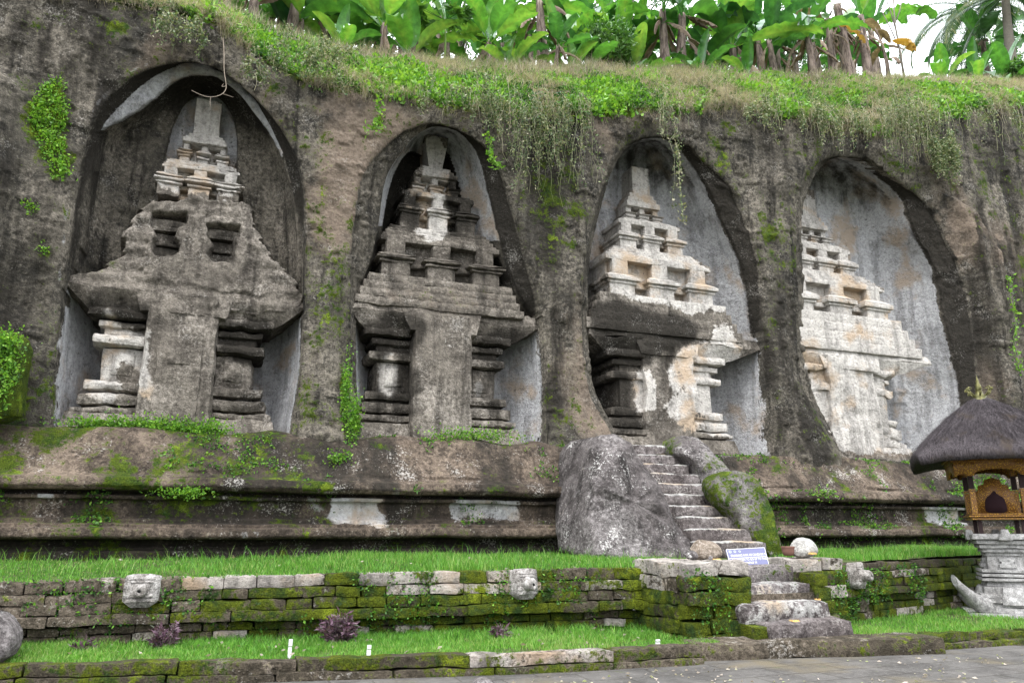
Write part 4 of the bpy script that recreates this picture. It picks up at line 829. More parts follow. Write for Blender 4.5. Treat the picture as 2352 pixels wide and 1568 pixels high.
# white marker stakes on the lawn
WST = flat_mat('white_plastic', (.6, .6, .62), .5)
for (x, y, h, w_), lb in zip([(664, 1519, .21, .045), (846, 1510, .125, .05), (1511, 1486, .08, .06)], ['tall narrow white marker post on the lawn near the kerb', 'short white marker post in the grass left of the purple shrub', 'tiny white marker stub in the grass beside the lower steps']):
    q = P3(x, y, float(n_kerb(atz((x, y), .2)[0])) + .3); q[2] = .18; m = MB()
    rbox(m, q[0] - w_ / 2, q[0] + w_ / 2, q[1] - .02, q[1] + .02, .15, .2 + h * .6, .003, .05, .006); rbox(m, q[0] - w_ / 2 + .003, q[0] + w_ / 2 + .004, q[1] - .018, q[1] + .02, .205 + h * .6, .2 + h, .003, .05, .006, None, 3, 2)
    solo('marker_post', lb, 'marker post', m, WST, q, 'white marker posts on the lawn')
# ------------------------------------------------------------------ thatched shrine at the right
def gold_mat():
    b = NB('carved_gilt'); v = b.vor(42, b.vscale(1, 1, 1)); n = b.noise(40, 4, .6); f = b.ss(b.mth('ADD', v, b.mth('MULTIPLY', n, .5)), .5, .7)
    c = b.mix(f, b.mix(n, (.52, .27, .03), (.8, .46, .06)), (.2, .09, .02))
    return b.done(c, .45, b.bump(f, 1, -.012), .5, .15)
GOLD = gold_mat()
GOLDP = flat_mat('plain_gilt', (.55, .32, .05), .4); DARKW = flat_mat('dark_wood', (.03, .018, .018), .6); PURP = flat_mat('recess_shade', (.035, .018, .022), .9)
def thatch_mat():
    b = NB('palm_fibre_thatch'); n = b.noise(7, 8, .75, b.vscale(6, 6, .8)); f = b.noise(50, 4, .7, b.vscale(3, 3, .5)); g = b.noise(2.2, 5, .6)
    c = b.mix(b.ss(n, .35, .68), (.028, .024, .026), (.12, .105, .112)); c = b.mix(b.ss(f, .55, .75), c, (.2, .18, .185)); c = b.mix(b.ss(g, .55, .7), c, (.075, .06, .05))
    return b.done(c, .95, b.bump(b.mth('ADD', n, f), 1, .03), .1)
THATCH = thatch_mat()
GREY = rock_mat('shrine_stone', (.17, .165, .16), (.3, .295, .29), (.4, .395, .39), streak=.35, lichen=.3, bump=.012, pits=.15)
PC = (13.29, 10.07, .18)
T = Thing('thatched_shrine', 'small thatched shrine with gilded posts and grey carved stone pedestal at the right edge', 'shrine', PC); T.base = np.zeros(3); T.o.rotation_euler = (0, 0, R(45))
Z0 = PC[2]
m = MB()
def sq(mb, a, z0, z1, a1=None, am=.006, **k): a1 = a if a1 is None else a1; rbox(mb, -a, a, -a, a, z0 - Z0, z1 - Z0, am, .07, .012, (-a1, a1, -a1, a1), 5, int(z0 * 50), **k)
for a, z0, z1, a1 in [(.74, .15, .24, .72), (.56, .24, .33, .53), (.52, .33, .4, .52), (.55, .4, .47, .55), (.5, .47, .55, .49), (.43, .55, .67, .42), (.38, .67, .76, .34), (.31, .76, 1.28, .29)]: sq(m, a, z0, z1, a1)
for z in (.76, .83, .9): sq(m, .42 + (.9 - z) * .1, z, z + .055)
for a, z0, z1 in [(.29, 1.13, 1.18), (.32, 1.18, 1.24), (.36, 1.24, 1.31), (.4, 1.31, 1.38), (.44, 1.38, 1.46), (.5, 1.46, 1.56)]: sq(m, a, z0, z1)
ped = T.part('pedestal', m, GREY)
def local_quads(fn):            # one ornament on each of the four faces
    out = MB()
    for k in range(4):
        c, s = math.cos(k * math.pi / 2), math.sin(k * math.pi / 2); mb = MB(); fn(mb)
        V = mb.verts(); W_ = V.copy(); W_[:, 0] = V[:, 0] * c - V[:, 1] * s; W_[:, 1] = V[:, 0] * s + V[:, 1] * c
        out.addm(W_, [np.vstack(mb.F[q]) for q in (4, 3) if mb.F[q]])
    return out
def relief_orn(mb):             # stepped diamond carving on the -X face
    for i, (hw, z) in enumerate([(.16, 1.08), (.12, 1.02), (.17, .98), (.2, .92), (.1, .86), (.06, .8)]): rbox(mb, -.35 - .02 * (i % 3), -.2, -hw * .8, hw * .8, z - Z0, z + .07 - Z0, .008, .05, .01, None, 8, i)
for fn, nm in ((relief_orn, 'carving'), (lambda mb: rbox(mb, -.58, -.3, -.2, .2, .36 - Z0, .66 - Z0, .012, .05, .02, (-.46, -.3, -.14, .14), 6, 3), 'carved_block'), (lambda mb: rbox(mb, -.56, -.42, -.13, .13, 1.44 - Z0, 1.64 - Z0, .012, .05, .03, (-.53, -.42, -.05, .05), 6, 5), 'antefix')):
    for k in range(4):
        mb = MB(); fn(mb); V = mb.verts(); c, s = math.cos(k * math.pi / 2), math.sin(k * math.pi / 2); W_ = V.copy(); W_[:, 0] = V[:, 0] * c - V[:, 1] * s; W_[:, 1] = V[:, 0] * s + V[:, 1] * c
        m = MB(); m.addm(W_, [np.vstack(mb.F[q]) for q in (4, 3) if mb.F[q]]); T.part(nm, m, GREY, parent=ped)
def wing(mb):                   # horn-like acroterion at the (-X,-Y) corner, curling outward
    t = np.linspace(0, 1, 10); d = np.array([-.707, -.707]); 
    r = .6 + .68 * t; z = .32 + .46 * t ** 1.5
    pts = np.stack([d[0] * r, d[1] * r, z - Z0], -1); w_ = .2 * (1 - t) + .09; hgt = .21 * (1 - t * .5)
    V = []
    nrm = np.array([.707, -.707, 0])
    for i in range(10):
        for a in np.linspace(0, 2 * np.pi, 10, endpoint=False): V.append(pts[i] + nrm * w_[i] * math.cos(a) * .6 + np.array([d[0] * .25, d[1] * .25, 1]) * hgt[i] * math.sin(a))
    V = np.array(V); n_ = 10; i = np.arange(9)[:, None] * n_; j_ = np.arange(n_)[None]; j2 = (j_ + 1) % n_
    mb.add(rough(V, .008, 6, 3), np.stack([i + j_, i + j2, i + n_ + j2, i + n_ + j_], -1).reshape(-1, 4)); c = len(V)
    mb.add(np.vstack([V[-10:], [V[-10:].mean(0)]]), np.stack([np.arange(10), (np.arange(10) + 1) % 10, np.full(10, 10)], -1))
for k in range(4):
    mb = MB(); wing(mb); V = mb.verts(); c, s = math.cos(k * math.pi / 2), math.sin(k * math.pi / 2); m = MB(); W_ = V.copy(); W_[:, 0] = V[:, 0] * c - V[:, 1] * s; W_[:, 1] = V[:, 0] * s + V[:, 1] * c
    m.addm(W_, [np.vstack(mb.F[q]) for q in (4, 3) if mb.F[q]]); T.part('corner_horn', m, GREY, parent=ped)
for sx in (-1, 1):
    for sy in (-1, 1):
        m = MB(); rbox(m, sx * .33 - .035, sx * .33 + .035, sy * .33 - .035, sy * .33 + .035, 1.54 - Z0, 1.82 - Z0, .0, .2, .006); T.part('leg', m, DARKW)
m = MB(); sq(m, .47, 1.8, 1.84, None, .0); sq(m, .5, 1.845, 1.885, None, .0); sq(m, .46, 1.885, 1.915, None, 0); fl = T.part('floor_tray', m, GOLD)
for sx in (-1, 1):
    for sy in (-1, 1):
        m = MB(); x, y = sx * .39, sy * .39
        for z0, z1, r_ in ((1.91, 2.3, .05), (2.3, 2.34, .06), (2.34, 2.62, .038), (2.62, 2.7, .05), (2.7, 2.78, .075)): rbox(m, x - r_, x + r_, y - r_, y + r_, z0 - Z0, z1 - Z0, 0, .2, .008)
        po = T.part('post', m, GOLD)
        m = MB(); rbox(m, x - .043, x + .043, y - .043, y + .043, 2.345 - Z0, 2.6 - Z0, 0, .2, .006); T.part('post_shaft', m, DARKW, parent=po)
# frieze with scalloped lower edge
def frieze(mb):
    y = np.linspace(-.66, .66, 61); u = y / .66; zb = 2.63 - .07 * np.abs(u) ** 4 + .055 * np.maximum(0, np.cos(u * math.pi * 1.05)) ** .6 - .014 * np.abs(np.sin(u * 9 * math.pi)) - .05 * (np.abs(np.abs(u) - .62) < .09)
    zt = np.full_like(y, 2.9); fr = np.stack([np.full_like(y, -.66), y, zb - Z0], -1); ft = np.stack([np.full_like(y, -.68), y, zt - Z0], -1); bk = fr + [.04, 0, 0]; bt = ft + [.06, 0, 0]
    V = np.stack([bt, ft, fr, bk], 1).reshape(-1, 3); mb.add(V, gridf(61, 4)[:, ::-1])
    for z, x, h in ((2.86, -.72, .05), (2.80, -.695, .03)): rbox(mb, x, x + .08, -.7, .7, z - Z0, z + h - Z0, 0, .2, .008)
T.part('frieze', local_quads(frieze), GOLD)
m = MB(); sq(m, .64, 2.86, 2.93, None, 0); T.part('ceiling', m, DARKW)
# throne back: arched gilded panel, its recess a flat plate with the shade in its colour
def panel(mb, pts, x0, x1):
    pts = np.asarray(pts, float); k = len(pts); f = np.stack([np.full(k, x0), pts[:, 0], pts[:, 1] - Z0], -1); b_ = f + [x1 - x0, 0, 0]; c = f.mean(0); i = np.arange(k); j2 = (i + 1) % k
    mb.addm(np.vstack([f, b_, [c]]), [np.stack([i, j2, j2 + k, i + k], -1), np.stack([j2, i, np.full(k, 2 * k)], -1)])
half = [(.33, 1.915), (.335, 2.1), (.3, 2.2), (.33, 2.28), (.25, 2.33), (.23, 2.42), (.14, 2.44), (.12, 2.52), (0, 2.56)]
m = MB(); panel(m, half + [(-a, b_) for a, b_ in half[-2::-1]], .02, .07); tb = T.part('throne_back', m, GOLD)
half = [(.17, 1.917), (.17, 2.08), (.14, 2.2), (.06, 2.25), (0, 2.34)]
m = MB(); panel(m, chaikin(np.array(half + [(-a, b_) for a, b_ in half[-2::-1]]), 1), .012, .03); T.part('recess', m, PURP, parent=tb)
# thatch: four convex hips with a thick trimmed edge; corners droop a little
def roof_surf(nu=60, nv=26, off=0.0):
    th = np.linspace(0, 2 * np.pi, nu * 4, endpoint=False) + math.pi / 4; t = np.linspace(0, 1, nv)
    sqr = 1 / np.maximum(np.abs(np.cos(th)), np.abs(np.sin(th))); corner = sstep(sqr, 1.15, 1.414)
    a = .11 + (1.27 - .11) * t; zt = 2.97 + (4.02 - 2.97) * (1 - t * .74 - t ** 2 * .26)
    V = np.zeros((nu * 4, nv, 3)); rr = sqr ** .93
    V[..., 0] = a * rr[:, None] * np.cos(th)[:, None]; V[..., 1] = a * rr[:, None] * np.sin(th)[:, None]
    V[..., 2] = zt - .10 * corner[:, None] * t ** 3 - Z0 + .0
    return V, th, corner
Vr, th, cor = roof_surf(); nu4, nv = Vr.shape[:2]
e = Vr[:, -1]; dirv = np.stack([np.cos(th), np.sin(th)], -1)
rim2 = e.copy(); rim2[:, :2] *= .965; rim2[:, 2] = (2.80 - .07 * cor) - Z0 + 0 * e[:, 2]; rim3 = rim2.copy(); rim3[:, :2] *= .55; rim3[:, 2] = 2.93 - Z0
V = np.concatenate([Vr, ((e + rim2) / 2 + np.c_[dirv * .015, 0 * th])[:, None], rim2[:, None], rim3[:, None]], 1); nv2 = nv + 3
V = V.reshape(-1, 3); V = rough(V, .012, 5, 2); i = np.arange(nu4)[:, None] * nv2; i2 = ((np.arange(nu4) + 1) % nu4)[:, None] * nv2; j_ = np.arange(nv2 - 1)[None]
m = MB(); m.add(V, np.stack([i + j_, i + j_ + 1, i2 + j_ + 1, i2 + j_], -1).reshape(-1, 4)); rf = T.part('thatch_roof', m, THATCH)
r = np.random.default_rng(5); K = 9000; tu = r.random(K); a_ = r.integers(0, nu4, K); k0 = np.clip((np.sqrt(tu) * (nv - 5)).astype(int), 1, nv - 5)
p0 = Vr[a_, k0] + r.normal(0, .008, (K, 3)); p1 = Vr[a_, np.minimum(k0 + 3, nv - 1)] + r.normal(0, .03, (K, 3)); over = k0 >= nv - 6; p1[over] += np.c_[dirv[a_[over]] * .05, -np.abs(r.normal(0.02, .03, over.sum()))]
up = np.c_[dirv[a_] * .35, np.full(K, .9)] * .012; tang = np.c_[-dirv[a_][:, 1], dirv[a_][:, 0], np.zeros(K)] * .004
V = np.stack([p0 + up * .3 - tang, p0 + up * .3 + tang, p1 + up * 1.3 + tang * .3, p1 + up * 1.3 - tang * .3], 1).reshape(-1, 3); m = MB(); m.add(V, np.arange(K * 4).reshape(-1, 4)); T.part('thatch_fibre', m, THATCH, parent=rf)['kind'] = 'stuff'
# finial
BRASS = NB('green_brass'); BRASS = BRASS.done(BRASS.mix(BRASS.noise(20, 4, .6), (.05, .06, .025), (.17, .15, .05)), .4, None, .5, .6)
m = MB(); lathe(m, [(.17, 0), (.15, .03), (.1, .05), (.12, .08), (.07, .12), (.05, .2), (.065, .22), (.04, .26), (.05, .3), (.025, .34), (.03, .37), (.012, .42), (0, .5)], (0, 0, 3.98 - Z0), 18); fi = T.part('finial', m, BRASS)
m = MB()
for k in range(6):
    a = k * math.pi / 3; d = np.array([math.cos(a), math.sin(a)]); t = np.linspace(0, 1, 14); rr = .05 + .15 * np.sin(t * 2.6); zz = 4.03 - Z0 + .3 * t - .12 * np.maximum(0, t - .7) * 3
    tube(m, np.stack([d[0] * rr, d[1] * rr, zz], -1), .02 * (1 - t * .6), 6)
    for q in (.35, .6): j = int(q * 13); c = np.array([d[0] * rr[j] * 1.15, d[1] * rr[j] * 1.15, zz[j]]); rbox(m, c[0] - .025, c[0] + .025, c[1] - .025, c[1] + .025, c[2] - .03, c[2] + .03, .006, .03, .01)
T.part('finial_scroll', m, BRASS, parent=fi)
# ------------------------------------------------------------------ leaves and grasses
def leaf_mat(name, cols, trans=.4, gloss=.12, stain=None, tcol=1.6):
    b = NB(name); t = b.t; v = b.attr('v'); r = t.nodes.new('ShaderNodeValToRGB'); e = r.color_ramp.elements
    e[0].position = 0; e[0].color = (*cols[0], 1); e[1].position = 1; e[1].color = (*cols[-1], 1)
    for k, c in enumerate(cols[1:-1]): q = e.new((k + 1) / (len(cols) - 1)); q.color = (*c, 1)
    t.links.new(v, r.inputs[0]); c = r.outputs[0]
    n = b.noise(6, 4, .6); c = b.scale(c, b.ss(n, .3, .7, .75, 1.25))
    if stain: c = b.mix(b.ss(b.noise(3.5, 5, .7), .62, .7), c, stain)
    d = t.nodes.new('ShaderNodeBsdfDiffuse'); t.links.new(c, d.inputs[0]); tr = t.nodes.new('ShaderNodeBsdfTranslucent'); t.links.new(b.mix(1, b.scale(c, tcol), (1.0, 1.0, .55), 'MULTIPLY'), tr.inputs[0])
    m1 = t.nodes.new('ShaderNodeMixShader'); m1.inputs[0].default_value = trans; t.links.new(d.outputs[0], m1.inputs[1]); t.links.new(tr.outputs[0], m1.inputs[2])
    g = t.nodes.new('ShaderNodeBsdfGlossy'); g.inputs['Roughness'].default_value = .42; g.inputs[0].default_value = (.85, .9, .9, 1)
    m2 = t.nodes.new('ShaderNodeMixShader'); lw = t.nodes.new('ShaderNodeLayerWeight'); lw.inputs[0].default_value = .35
    t.links.new(b.mth('MULTIPLY', lw.outputs['Facing'], gloss * 2.0), m2.inputs[0]); t.links.new(m1.outputs[0], m2.inputs[1]); t.links.new(g.outputs[0], m2.inputs[2])
    o = t.nodes.new('ShaderNodeOutputMaterial'); t.links.new(m2.outputs[0], o.inputs[0]); return b.m
GRASS = leaf_mat('grass_blade', [(.035, .095, .015), (.072, .2, .025), (.125, .28, .04), (.25, .3, .11)], .35, .06)
DRY = leaf_mat('dry_grass', [(.13, .11, .085), (.28, .24, .2), (.42, .365, .32), (.27, .3, .14)], .25, .03)
COVER = leaf_mat('ground_cover_leaf', [(.02, .06, .016), (.06, .15, .024), (.125, .28, .03), (.22, .37, .05)], .35, .06)
VINE = leaf_mat('vine_leaf', [(.05, .09, .035), (.12, .16, .07), (.23, .24, .14), (.37, .34, .25)], .25, .05)
BANANA = leaf_mat('banana_leaf', [(.012, .048, .022), (.028, .095, .032), (.05, .155, .035), (.09, .25, .04), (.2, .32, .06)], .4, .16, None, 1.35)
DEADL = leaf_mat('dead_banana_leaf', [(.06, .045, .035), (.15, .11, .085), (.27, .21, .16), (.42, .24, .05)], .2, .02)
TREEL = leaf_mat('tree_leaf', [(.015, .05, .015), (.03, .09, .02), (.06, .15, .03), (.1, .2, .04)], .35, .08)
PURPL = leaf_mat('purple_leaf', [(.035, .02, .03), (.08, .04, .065), (.15, .085, .12), (.05, .06, .03)], .2, .1)
BARK = NB('banana_bark'); BARK = BARK.done(BARK.mix(BARK.ss(BARK.noise(4, 7, .7, BARK.vscale(3, 3, .6)), .35, .65), (.06, .045, .04), (.25, .2, .17)), .9, BARK.bump(BARK.noise(9, 6, .7, BARK.vscale(3, 3, .4)), 1, .02))
BRK2 = NB('tree_bark'); BRK2 = BRK2.done(BRK2.mix(BRK2.noise(8, 7, .7), (.07, .06, .05), (.22, .2, .17)), .9, BRK2.bump(BRK2.noise(14, 6, .7), 1, .02))
GSTEM = flat_mat('green_stem', (.14, .22, .06), .6)
def blades(P_, h, w_, rs, lean=.35, v=None, droop=0.0, dirs=None, k3=True):
    """grass blades, five vertices each, bending sideways"""
    N = len(P_); a = rs.random(N) * 2 * np.pi; d = np.stack([np.cos(a), np.sin(a), 0 * a], -1) if dirs is None else dirs
    sd_ = np.stack([-d[:, 1], d[:, 0], 0 * a], -1); f = rs.random(N) * 2 * np.pi; sd_ = np.stack([np.cos(f), np.sin(f), 0 * f], -1)
    h = np.broadcast_to(h, (N,)) * (.55 + .9 * rs.random(N)); ln = lean * (.3 + 1.2 * rs.random(N)) * h
    up = np.array([0, 0, 1.]); hw = (np.broadcast_to(w_, (N,)) * (.7 + .6 * rs.random(N)) / 2)[:, None]
    m = P_ + up * (h * .58)[:, None] + d * (ln * .32)[:, None]; t = P_ + up * (h * (1 - droop))[:, None] + d * ln[:, None]
    V = np.stack([P_ - sd_ * hw, P_ + sd_ * hw, m - sd_ * hw * .8, m + sd_ * hw * .8, t], 1).reshape(-1, 3)
    i = np.arange(N)[:, None] * 5; Q = i + np.array([[0, 1, 3, 2]]); T_ = i + np.array([[2, 3, 4]])
    vv = rs.random(N) if v is None else v
    return V, Q, T_, np.repeat(np.clip(vv, 0, 1), 5)
def cards(P_, L, W_, rs, nrm=None, spread=1.0, v=None, dirs=None):
    """small pointed leaves, four vertices each"""
    N = len(P_); d = rs.normal(0, 1, (N, 3)) if dirs is None else dirs + rs.normal(0, spread, (N, 3)); d /= np.linalg.norm(d, axis=1)[:, None] + 1e-9
    q = rs.normal(0, 1, (N, 3)); s_ = np.cross(d, q); s_ /= np.linalg.norm(s_, axis=1)[:, None] + 1e-9; u = np.cross(s_, d)
    L = (np.broadcast_to(L, (N,)) * (.6 + .8 * rs.random(N)))[:, None]; W_ = (np.broadcast_to(W_, (N,)) * (.6 + .8 * rs.random(N)))[:, None] / 2
    V = np.stack([P_, P_ + d * L * .5 + s_ * W_ + u * L * .08, P_ + d * L - u * L * .05, P_ + d * L * .5 - s_ * W_ + u * L * .08], 1).reshape(-1, 3)
    return V, np.arange(N * 4).reshape(-1, 4), np.repeat(np.clip(rs.random(N) if v is None else v, 0, 1), 4)
def stuff(name, mb, mat, label=None):
    o = link(name, mb.mesh(name, mat, True)); o['kind'] = 'stuff'
    if label: o['label'] = label; 
    return o
def sample_grid(Pg, nn, N, rs):   # random points on a [ns, nn] lawn grid
    ns = len(Pg) // nn; G = Pg.reshape(ns, nn, 3); u = rs.random(N) * (ns - 1.001); v = rs.random(N) * (nn - 1.001); i = u.astype(int); j = v.astype(int); fu = (u - i)[:, None]; fv = (v - j)[:, None]
    return (G[i, j] * (1 - fu) + G[i + 1, j] * fu) * (1 - fv) + (G[i, j + 1] * (1 - fu) + G[i + 1, j + 1] * fu) * fv
rs = np.random.default_rng(11)
def vis(P_, m=60):                # keep what lies within or near the frame
    d = P_ - np.array([0, 0, EYE]); X = d[:, 0] * _ct - d[:, 1] * _st; D = d[:, 0] * _st + d[:, 1] * _ct; dep_ = np.maximum(D * _cp + d[:, 2] * _sp, .1); up_ = -D * _sp + d[:, 2] * _cp
    x = 1176 + FPX * X / dep_; y = 784 - FPX * up_ / dep_
    return (x > -300 - m) & (x < 2650 + m) & (y > -500) & (y < 1800)
m = MB()
for (Pg, nn_, N, h, w_) in [(LAWN_A, 24, 120000, .085, .009), (LAWN_B, 24, 26000, .085, .009)]:
    q = sample_grid(Pg, nn_, N, rs); q = q[vis(q)]; pn = fbm(q, .9, 3, 300); kk_ = rs.random(len(q)) < np.clip(.75 + 1.3 * fbm(q, 2.3, 4, 305), .12, 1); q = q[kk_]; pn = pn[kk_]
    back = np.clip((q[:, 1] - n_kerb(q[:, 0]) - .3) / 1.4, 0, 1) if Pg is LAWN_A else np.full(len(q), .3)
    V, Q, T_, v = blades(q, h * (.5 + .75 * back + .3 * pn), w_, rs, .5, np.clip(.45 + .22 * rs.normal(0, 1, len(q)) + .25 * pn + .22 * (1 - back), 0, 1)); m.addm(V, [Q, T_], v=v)
stuff('lawn_grass', m, GRASS)
m = MB()
for (Pg, N) in [(LAWN_C, 80000), (LAWN_D, 60000)]:
    q = sample_grid(Pg, 24, N, rs); ok = vis(q)
    ok &= ~((q[:, 0] > 6.3) & (q[:, 0] < 10.3) & (q[:, 1] < 11.9) & (q[:, 0] > 7.2)) & ~((q[:, 0] > 7.3) & (q[:, 0] < 10.0) & (q[:, 1] > 11.6)); q = q[ok]; q = q[rs.random(len(q)) < np.clip(.8 + 1.2 * fbm(q, 1.9, 4, 306), .2, 1)]; pn = fbm(q, .8, 3, 301)
    lft = np.clip((q[:, 0] + 3) / 4, .45, 1)
    V, Q, T_, v = blades(q, (.085 + .06 * pn) * lft, .010, rs, .45, np.clip(np.where(rs.random(len(q)) < .1, 1, .4) + .2 * rs.normal(0, 1, len(q)) + .2 * pn, 0, 1)); m.addm(V, [Q, T_], v=v)
    q2 = q[rs.random(len(q)) < .03]; V, Q, T_, v = blades(q2, .2, .008, rs, .6, np.clip(.5 + .25 * rs.normal(0, 1, len(q2)), 0, 1)); m.addm(V, [Q, T_], v=v)
stuff('terrace_grass', m, GRASS)
# fallen leaf bits on the paving and lawns
m = MB(); r3 = np.random.default_rng(91)
q = np.stack([r3.uniform(1, 16, 2600), r3.uniform(4, 8.7, 2600), np.full(2600, .022)], -1); q = q[fbm(q, .8, 3, 360) > -.15]; q = q[q[:, 1] < 8.55 - .19 * np.maximum(q[:, 0] - 5.5, 0)]
a_ = r3.random(len(q)) * 6.28; V, F, v = cards(q, .05, .03, r3, None, .05, np.clip(.6 + .3 * r3.normal(0, 1, len(q)), 0, 1), np.stack([np.cos(a_), np.sin(a_), 0 * a_], -1)); V[:, 2] = np.clip(V[:, 2], .018, .04); m.add(V, F, v=v)
q = np.vstack([sample_grid(LAWN_A, 24, 150, r3), sample_grid(LAWN_C, 24, 80, r3)]) + [0, 0, .06]; a_ = r3.random(len(q)) * 6.28; V, F, v = cards(q, .07, .035, r3, None, .3, np.full(len(q), .3), np.stack([np.cos(a_), np.sin(a_), 0 * a_], -1)); m.add(V, F, v=v)
stuff('fallen_leaves', m, DRY)

# overgrown slope on top of the cliff
nr = NN.shape[1]; G = Vn.reshape(len(S), nr, 3)
def cliff_pts(N, r0, r1, jit=.06):
    i = rs.integers(0, len(S), N * 2); w_ = np.where(np.abs(S[i]) < 99, np.where(S[i] > 20.8, 1., np.where(S[i] < -5.4, 1., .4)), 1); i = i[rs.random(N * 2) < w_][:N]; j_ = rs.integers(r0, r1, len(i))
    p = G[i, j_] + rs.normal(0, jit, (len(i), 3)) * [1, .3, .6]; return p[vis(p)], (j_[vis(p)] - r0) / max(1, r1 - r0)
E0 = nF + 5; TOP = E0 + nS_
def inniche(p): 
    d = np.full(len(p), -1.)
    for o in OUTP: d = np.maximum(d, psdf_box(p[:, [0, 2]], o, .4))
    return d > -.05
p, t = cliff_pts(150000, E0 + 4, TOP + 4); p = p[:]; gm = fbm(p, .55, 4, 310) + .25 * fbm(p, 2.2, 2, 311)
leftness = np.clip((3.5 - p[:, 0]) / 3, 0, 1); gr = gm + .6 * leftness + .46 - .95 * np.clip(t - .62, 0, 1) * (1 - leftness) - .25 * np.clip(.25 - t, 0, 1)
k = (rs.random(len(p)) < sstep(gr, -.12, .22)) & ~inniche(p)
m = MB(); V, F, v = cards(p[k] + [0, -.03, .03], .085, .05, rs, None, .8, np.clip(.5 + .9 * gm[k] + .2 * rs.normal(0, 1, k.sum()) + .12 * t[k], 0, 1), np.array([[0, -.6, .55]])); m.add(V, F, v=v)
p, t = cliff_pts(26000, E0 - 6, TOP + 3); gm = fbm(p, .55, 4, 310); k = (gm > .08) & ~inniche(p); q = p[k]
V, F, v = cards(q + rs.normal(0, .05, q.shape) + [0, -.06, .1], .13, .075, rs, None, .9, np.clip(.62 + .22 * rs.normal(0, 1, len(q)), 0, 1), np.array([[0, -.5, .6]])); m.add(V, F, v=v)
stuff('ground_cover', m, COVER)
p, t = cliff_pts(120000, E0 - 8, TOP + 4); gm = fbm(p, .55, 4, 310); leftness = np.clip((3.0 - p[:, 0]) / 3, 0, 1)
k = (rs.random(len(p)) < np.clip(.28 - 1.2 * gm + 1.0 * np.clip(t - .62, 0, 1) - .5 * leftness, .04, 1)) & ~inniche(p); q = p[k]; tt = t[k]
m = MB(); dirs = np.stack([rs.normal(0, .6, len(q)), -.7 - .5 * rs.random(len(q)), 0 * q[:, 0]], -1)
V, Q, T_, v = blades(q, np.where(tt > .6, .2, .12), .008, rs, 1.0, np.clip(.45 + .22 * rs.normal(0, 1, len(q)) + .12 * (tt > .7), 0, 1), np.where(tt > .6, .1, .95), dirs); m.addm(V, [Q, T_], v=v)
p, t = cliff_pts(15000, TOP - 8, TOP + 5); V, Q, T_, v = blades(p, .36, .009, rs, .5, np.clip(.55 + .3 * rs.normal(0, 1, len(p)), 0, 1)); m.addm(V, [Q, T_], v=v)
# drooping tufts that break the carpet up
p, t = cliff_pts(5200, E0 - 2, TOP + 3); k = ~inniche(p) & (fbm(p, .8, 3, 350) > -.1); p = np.repeat(p[k], 22, 0); p = p + rs.normal(0, .035, p.shape); dirs = np.stack([rs.normal(0, .7, len(p)), -.8 - .4 * rs.random(len(p)), 0 * p[:, 0]], -1)
V, Q, T_, v = blades(p, .26, .007, rs, 1.0, np.clip(.55 + .3 * rs.normal(0, 1, len(p)), 0, 1), rs.choice([.3, .8, 1.3], len(p)), dirs); m.addm(V, [Q, T_], v=v)
stuff('dry_grass', m, DRY)
p, t = cliff_pts(16000, TOP - 6, TOP + 5); k = fbm(p, .9, 3, 312) > .02; m = MB(); V, Q, T_, v = blades(p[k], .3, .011, rs, .5, None); m.addm(V, [Q, T_], v=v); stuff('plateau_grass', m, GRASS)

# strands and small leaves hanging over the rock face, in curtains
def curtain(name, label, spec, seed, leaf=.5, strand_v=.7):
    r = np.random.default_rng(seed); m = MB(); st = MB()
    for (x0, y0, x1, L, n, N) in spec:
        a, b_ = P3(x0, y0, n), P3(x1, y0, n)
        for k in range(N):
            u = r.random(); base = a + (b_ - a) * u + [0, r.normal(0, .08), r.normal(0, .22)]; ln = L * (.35 + .75 * r.random()); K = 9; t_ = np.linspace(0, 1, K)
            base[1] = min(base[1], 15.15)
            dx = np.cumsum(r.normal(0, .035, K)) * ln; pts = base + np.stack([dx, -.10 * np.sin(t_ * 2.2) - .06 - .02 * r.random(), -ln * t_ + .12 * np.sin(t_ * 3)], -1)
            w_ = .007; tube(st, pts, np.linspace(w_, w_ * .5, K), 3, False, v=float(np.clip(strand_v + .25 * r.normal(), 0, 1)))
            if r.random() < leaf:
                c = np.repeat(pts[1:], 7, 0) + r.normal(0, .05, (7 * (K - 1), 3)); V, F, v = cards(c, .07, .035, r, None, .8, np.clip(.35 + .28 * r.normal(0, 1, len(c)), 0, 1), np.array([[0, -.5, -.5]])); m.add(V, F, v=v)
    q = st.verts(); T = Thing(name, label, 'hanging plant', [q[:, 0].mean(), 15.2, q[:, 2].max()], 'trailing plants hanging down the cliff')
    T.part('strands', st, VINE)
    if m.n: T.part('leaves', m, VINE)
curtain('hanging_creeper', 'dense grey-green creeper hanging between the second and third niches', [(1130, 240, 1300, 1.3, 15.05, 50), (1190, 280, 1260, 1.7, 15.0, 24), (1280, 240, 1345, 2.2, 15.05, 24)], 1, .6)
curtain('hanging_creeper', 'short straw-coloured creeper hanging from the lip above the second niche', [(960, 212, 1120, .5, 15.1, 40), (1070, 225, 1200, .6, 15.1, 45)], 2, .35)
curtain('hanging_creeper', 'long creeper trailing into the top of the third niche', [(1505, 245, 1565, 1.1, 14.95, 16), (1530, 300, 1552, 1.9, 14.95, 4)], 3, .45)
curtain('hanging_creeper', 'wide tangle of pale dry creeper above the fourth niche', [(1700, 245, 1860, .6, 15.05, 45), (1850, 262, 2000, .8, 15.05, 60), (2000, 250, 2140, 1.5, 15.05, 70), (2040, 240, 2110, 2.0, 15.0, 26)], 4, .45, .8)
curtain('hanging_creeper', 'thin creeper strands on the bare rock face at the far right', [(2150, 250, 2350, 1.6, 15.1, 40)], 5, .35)
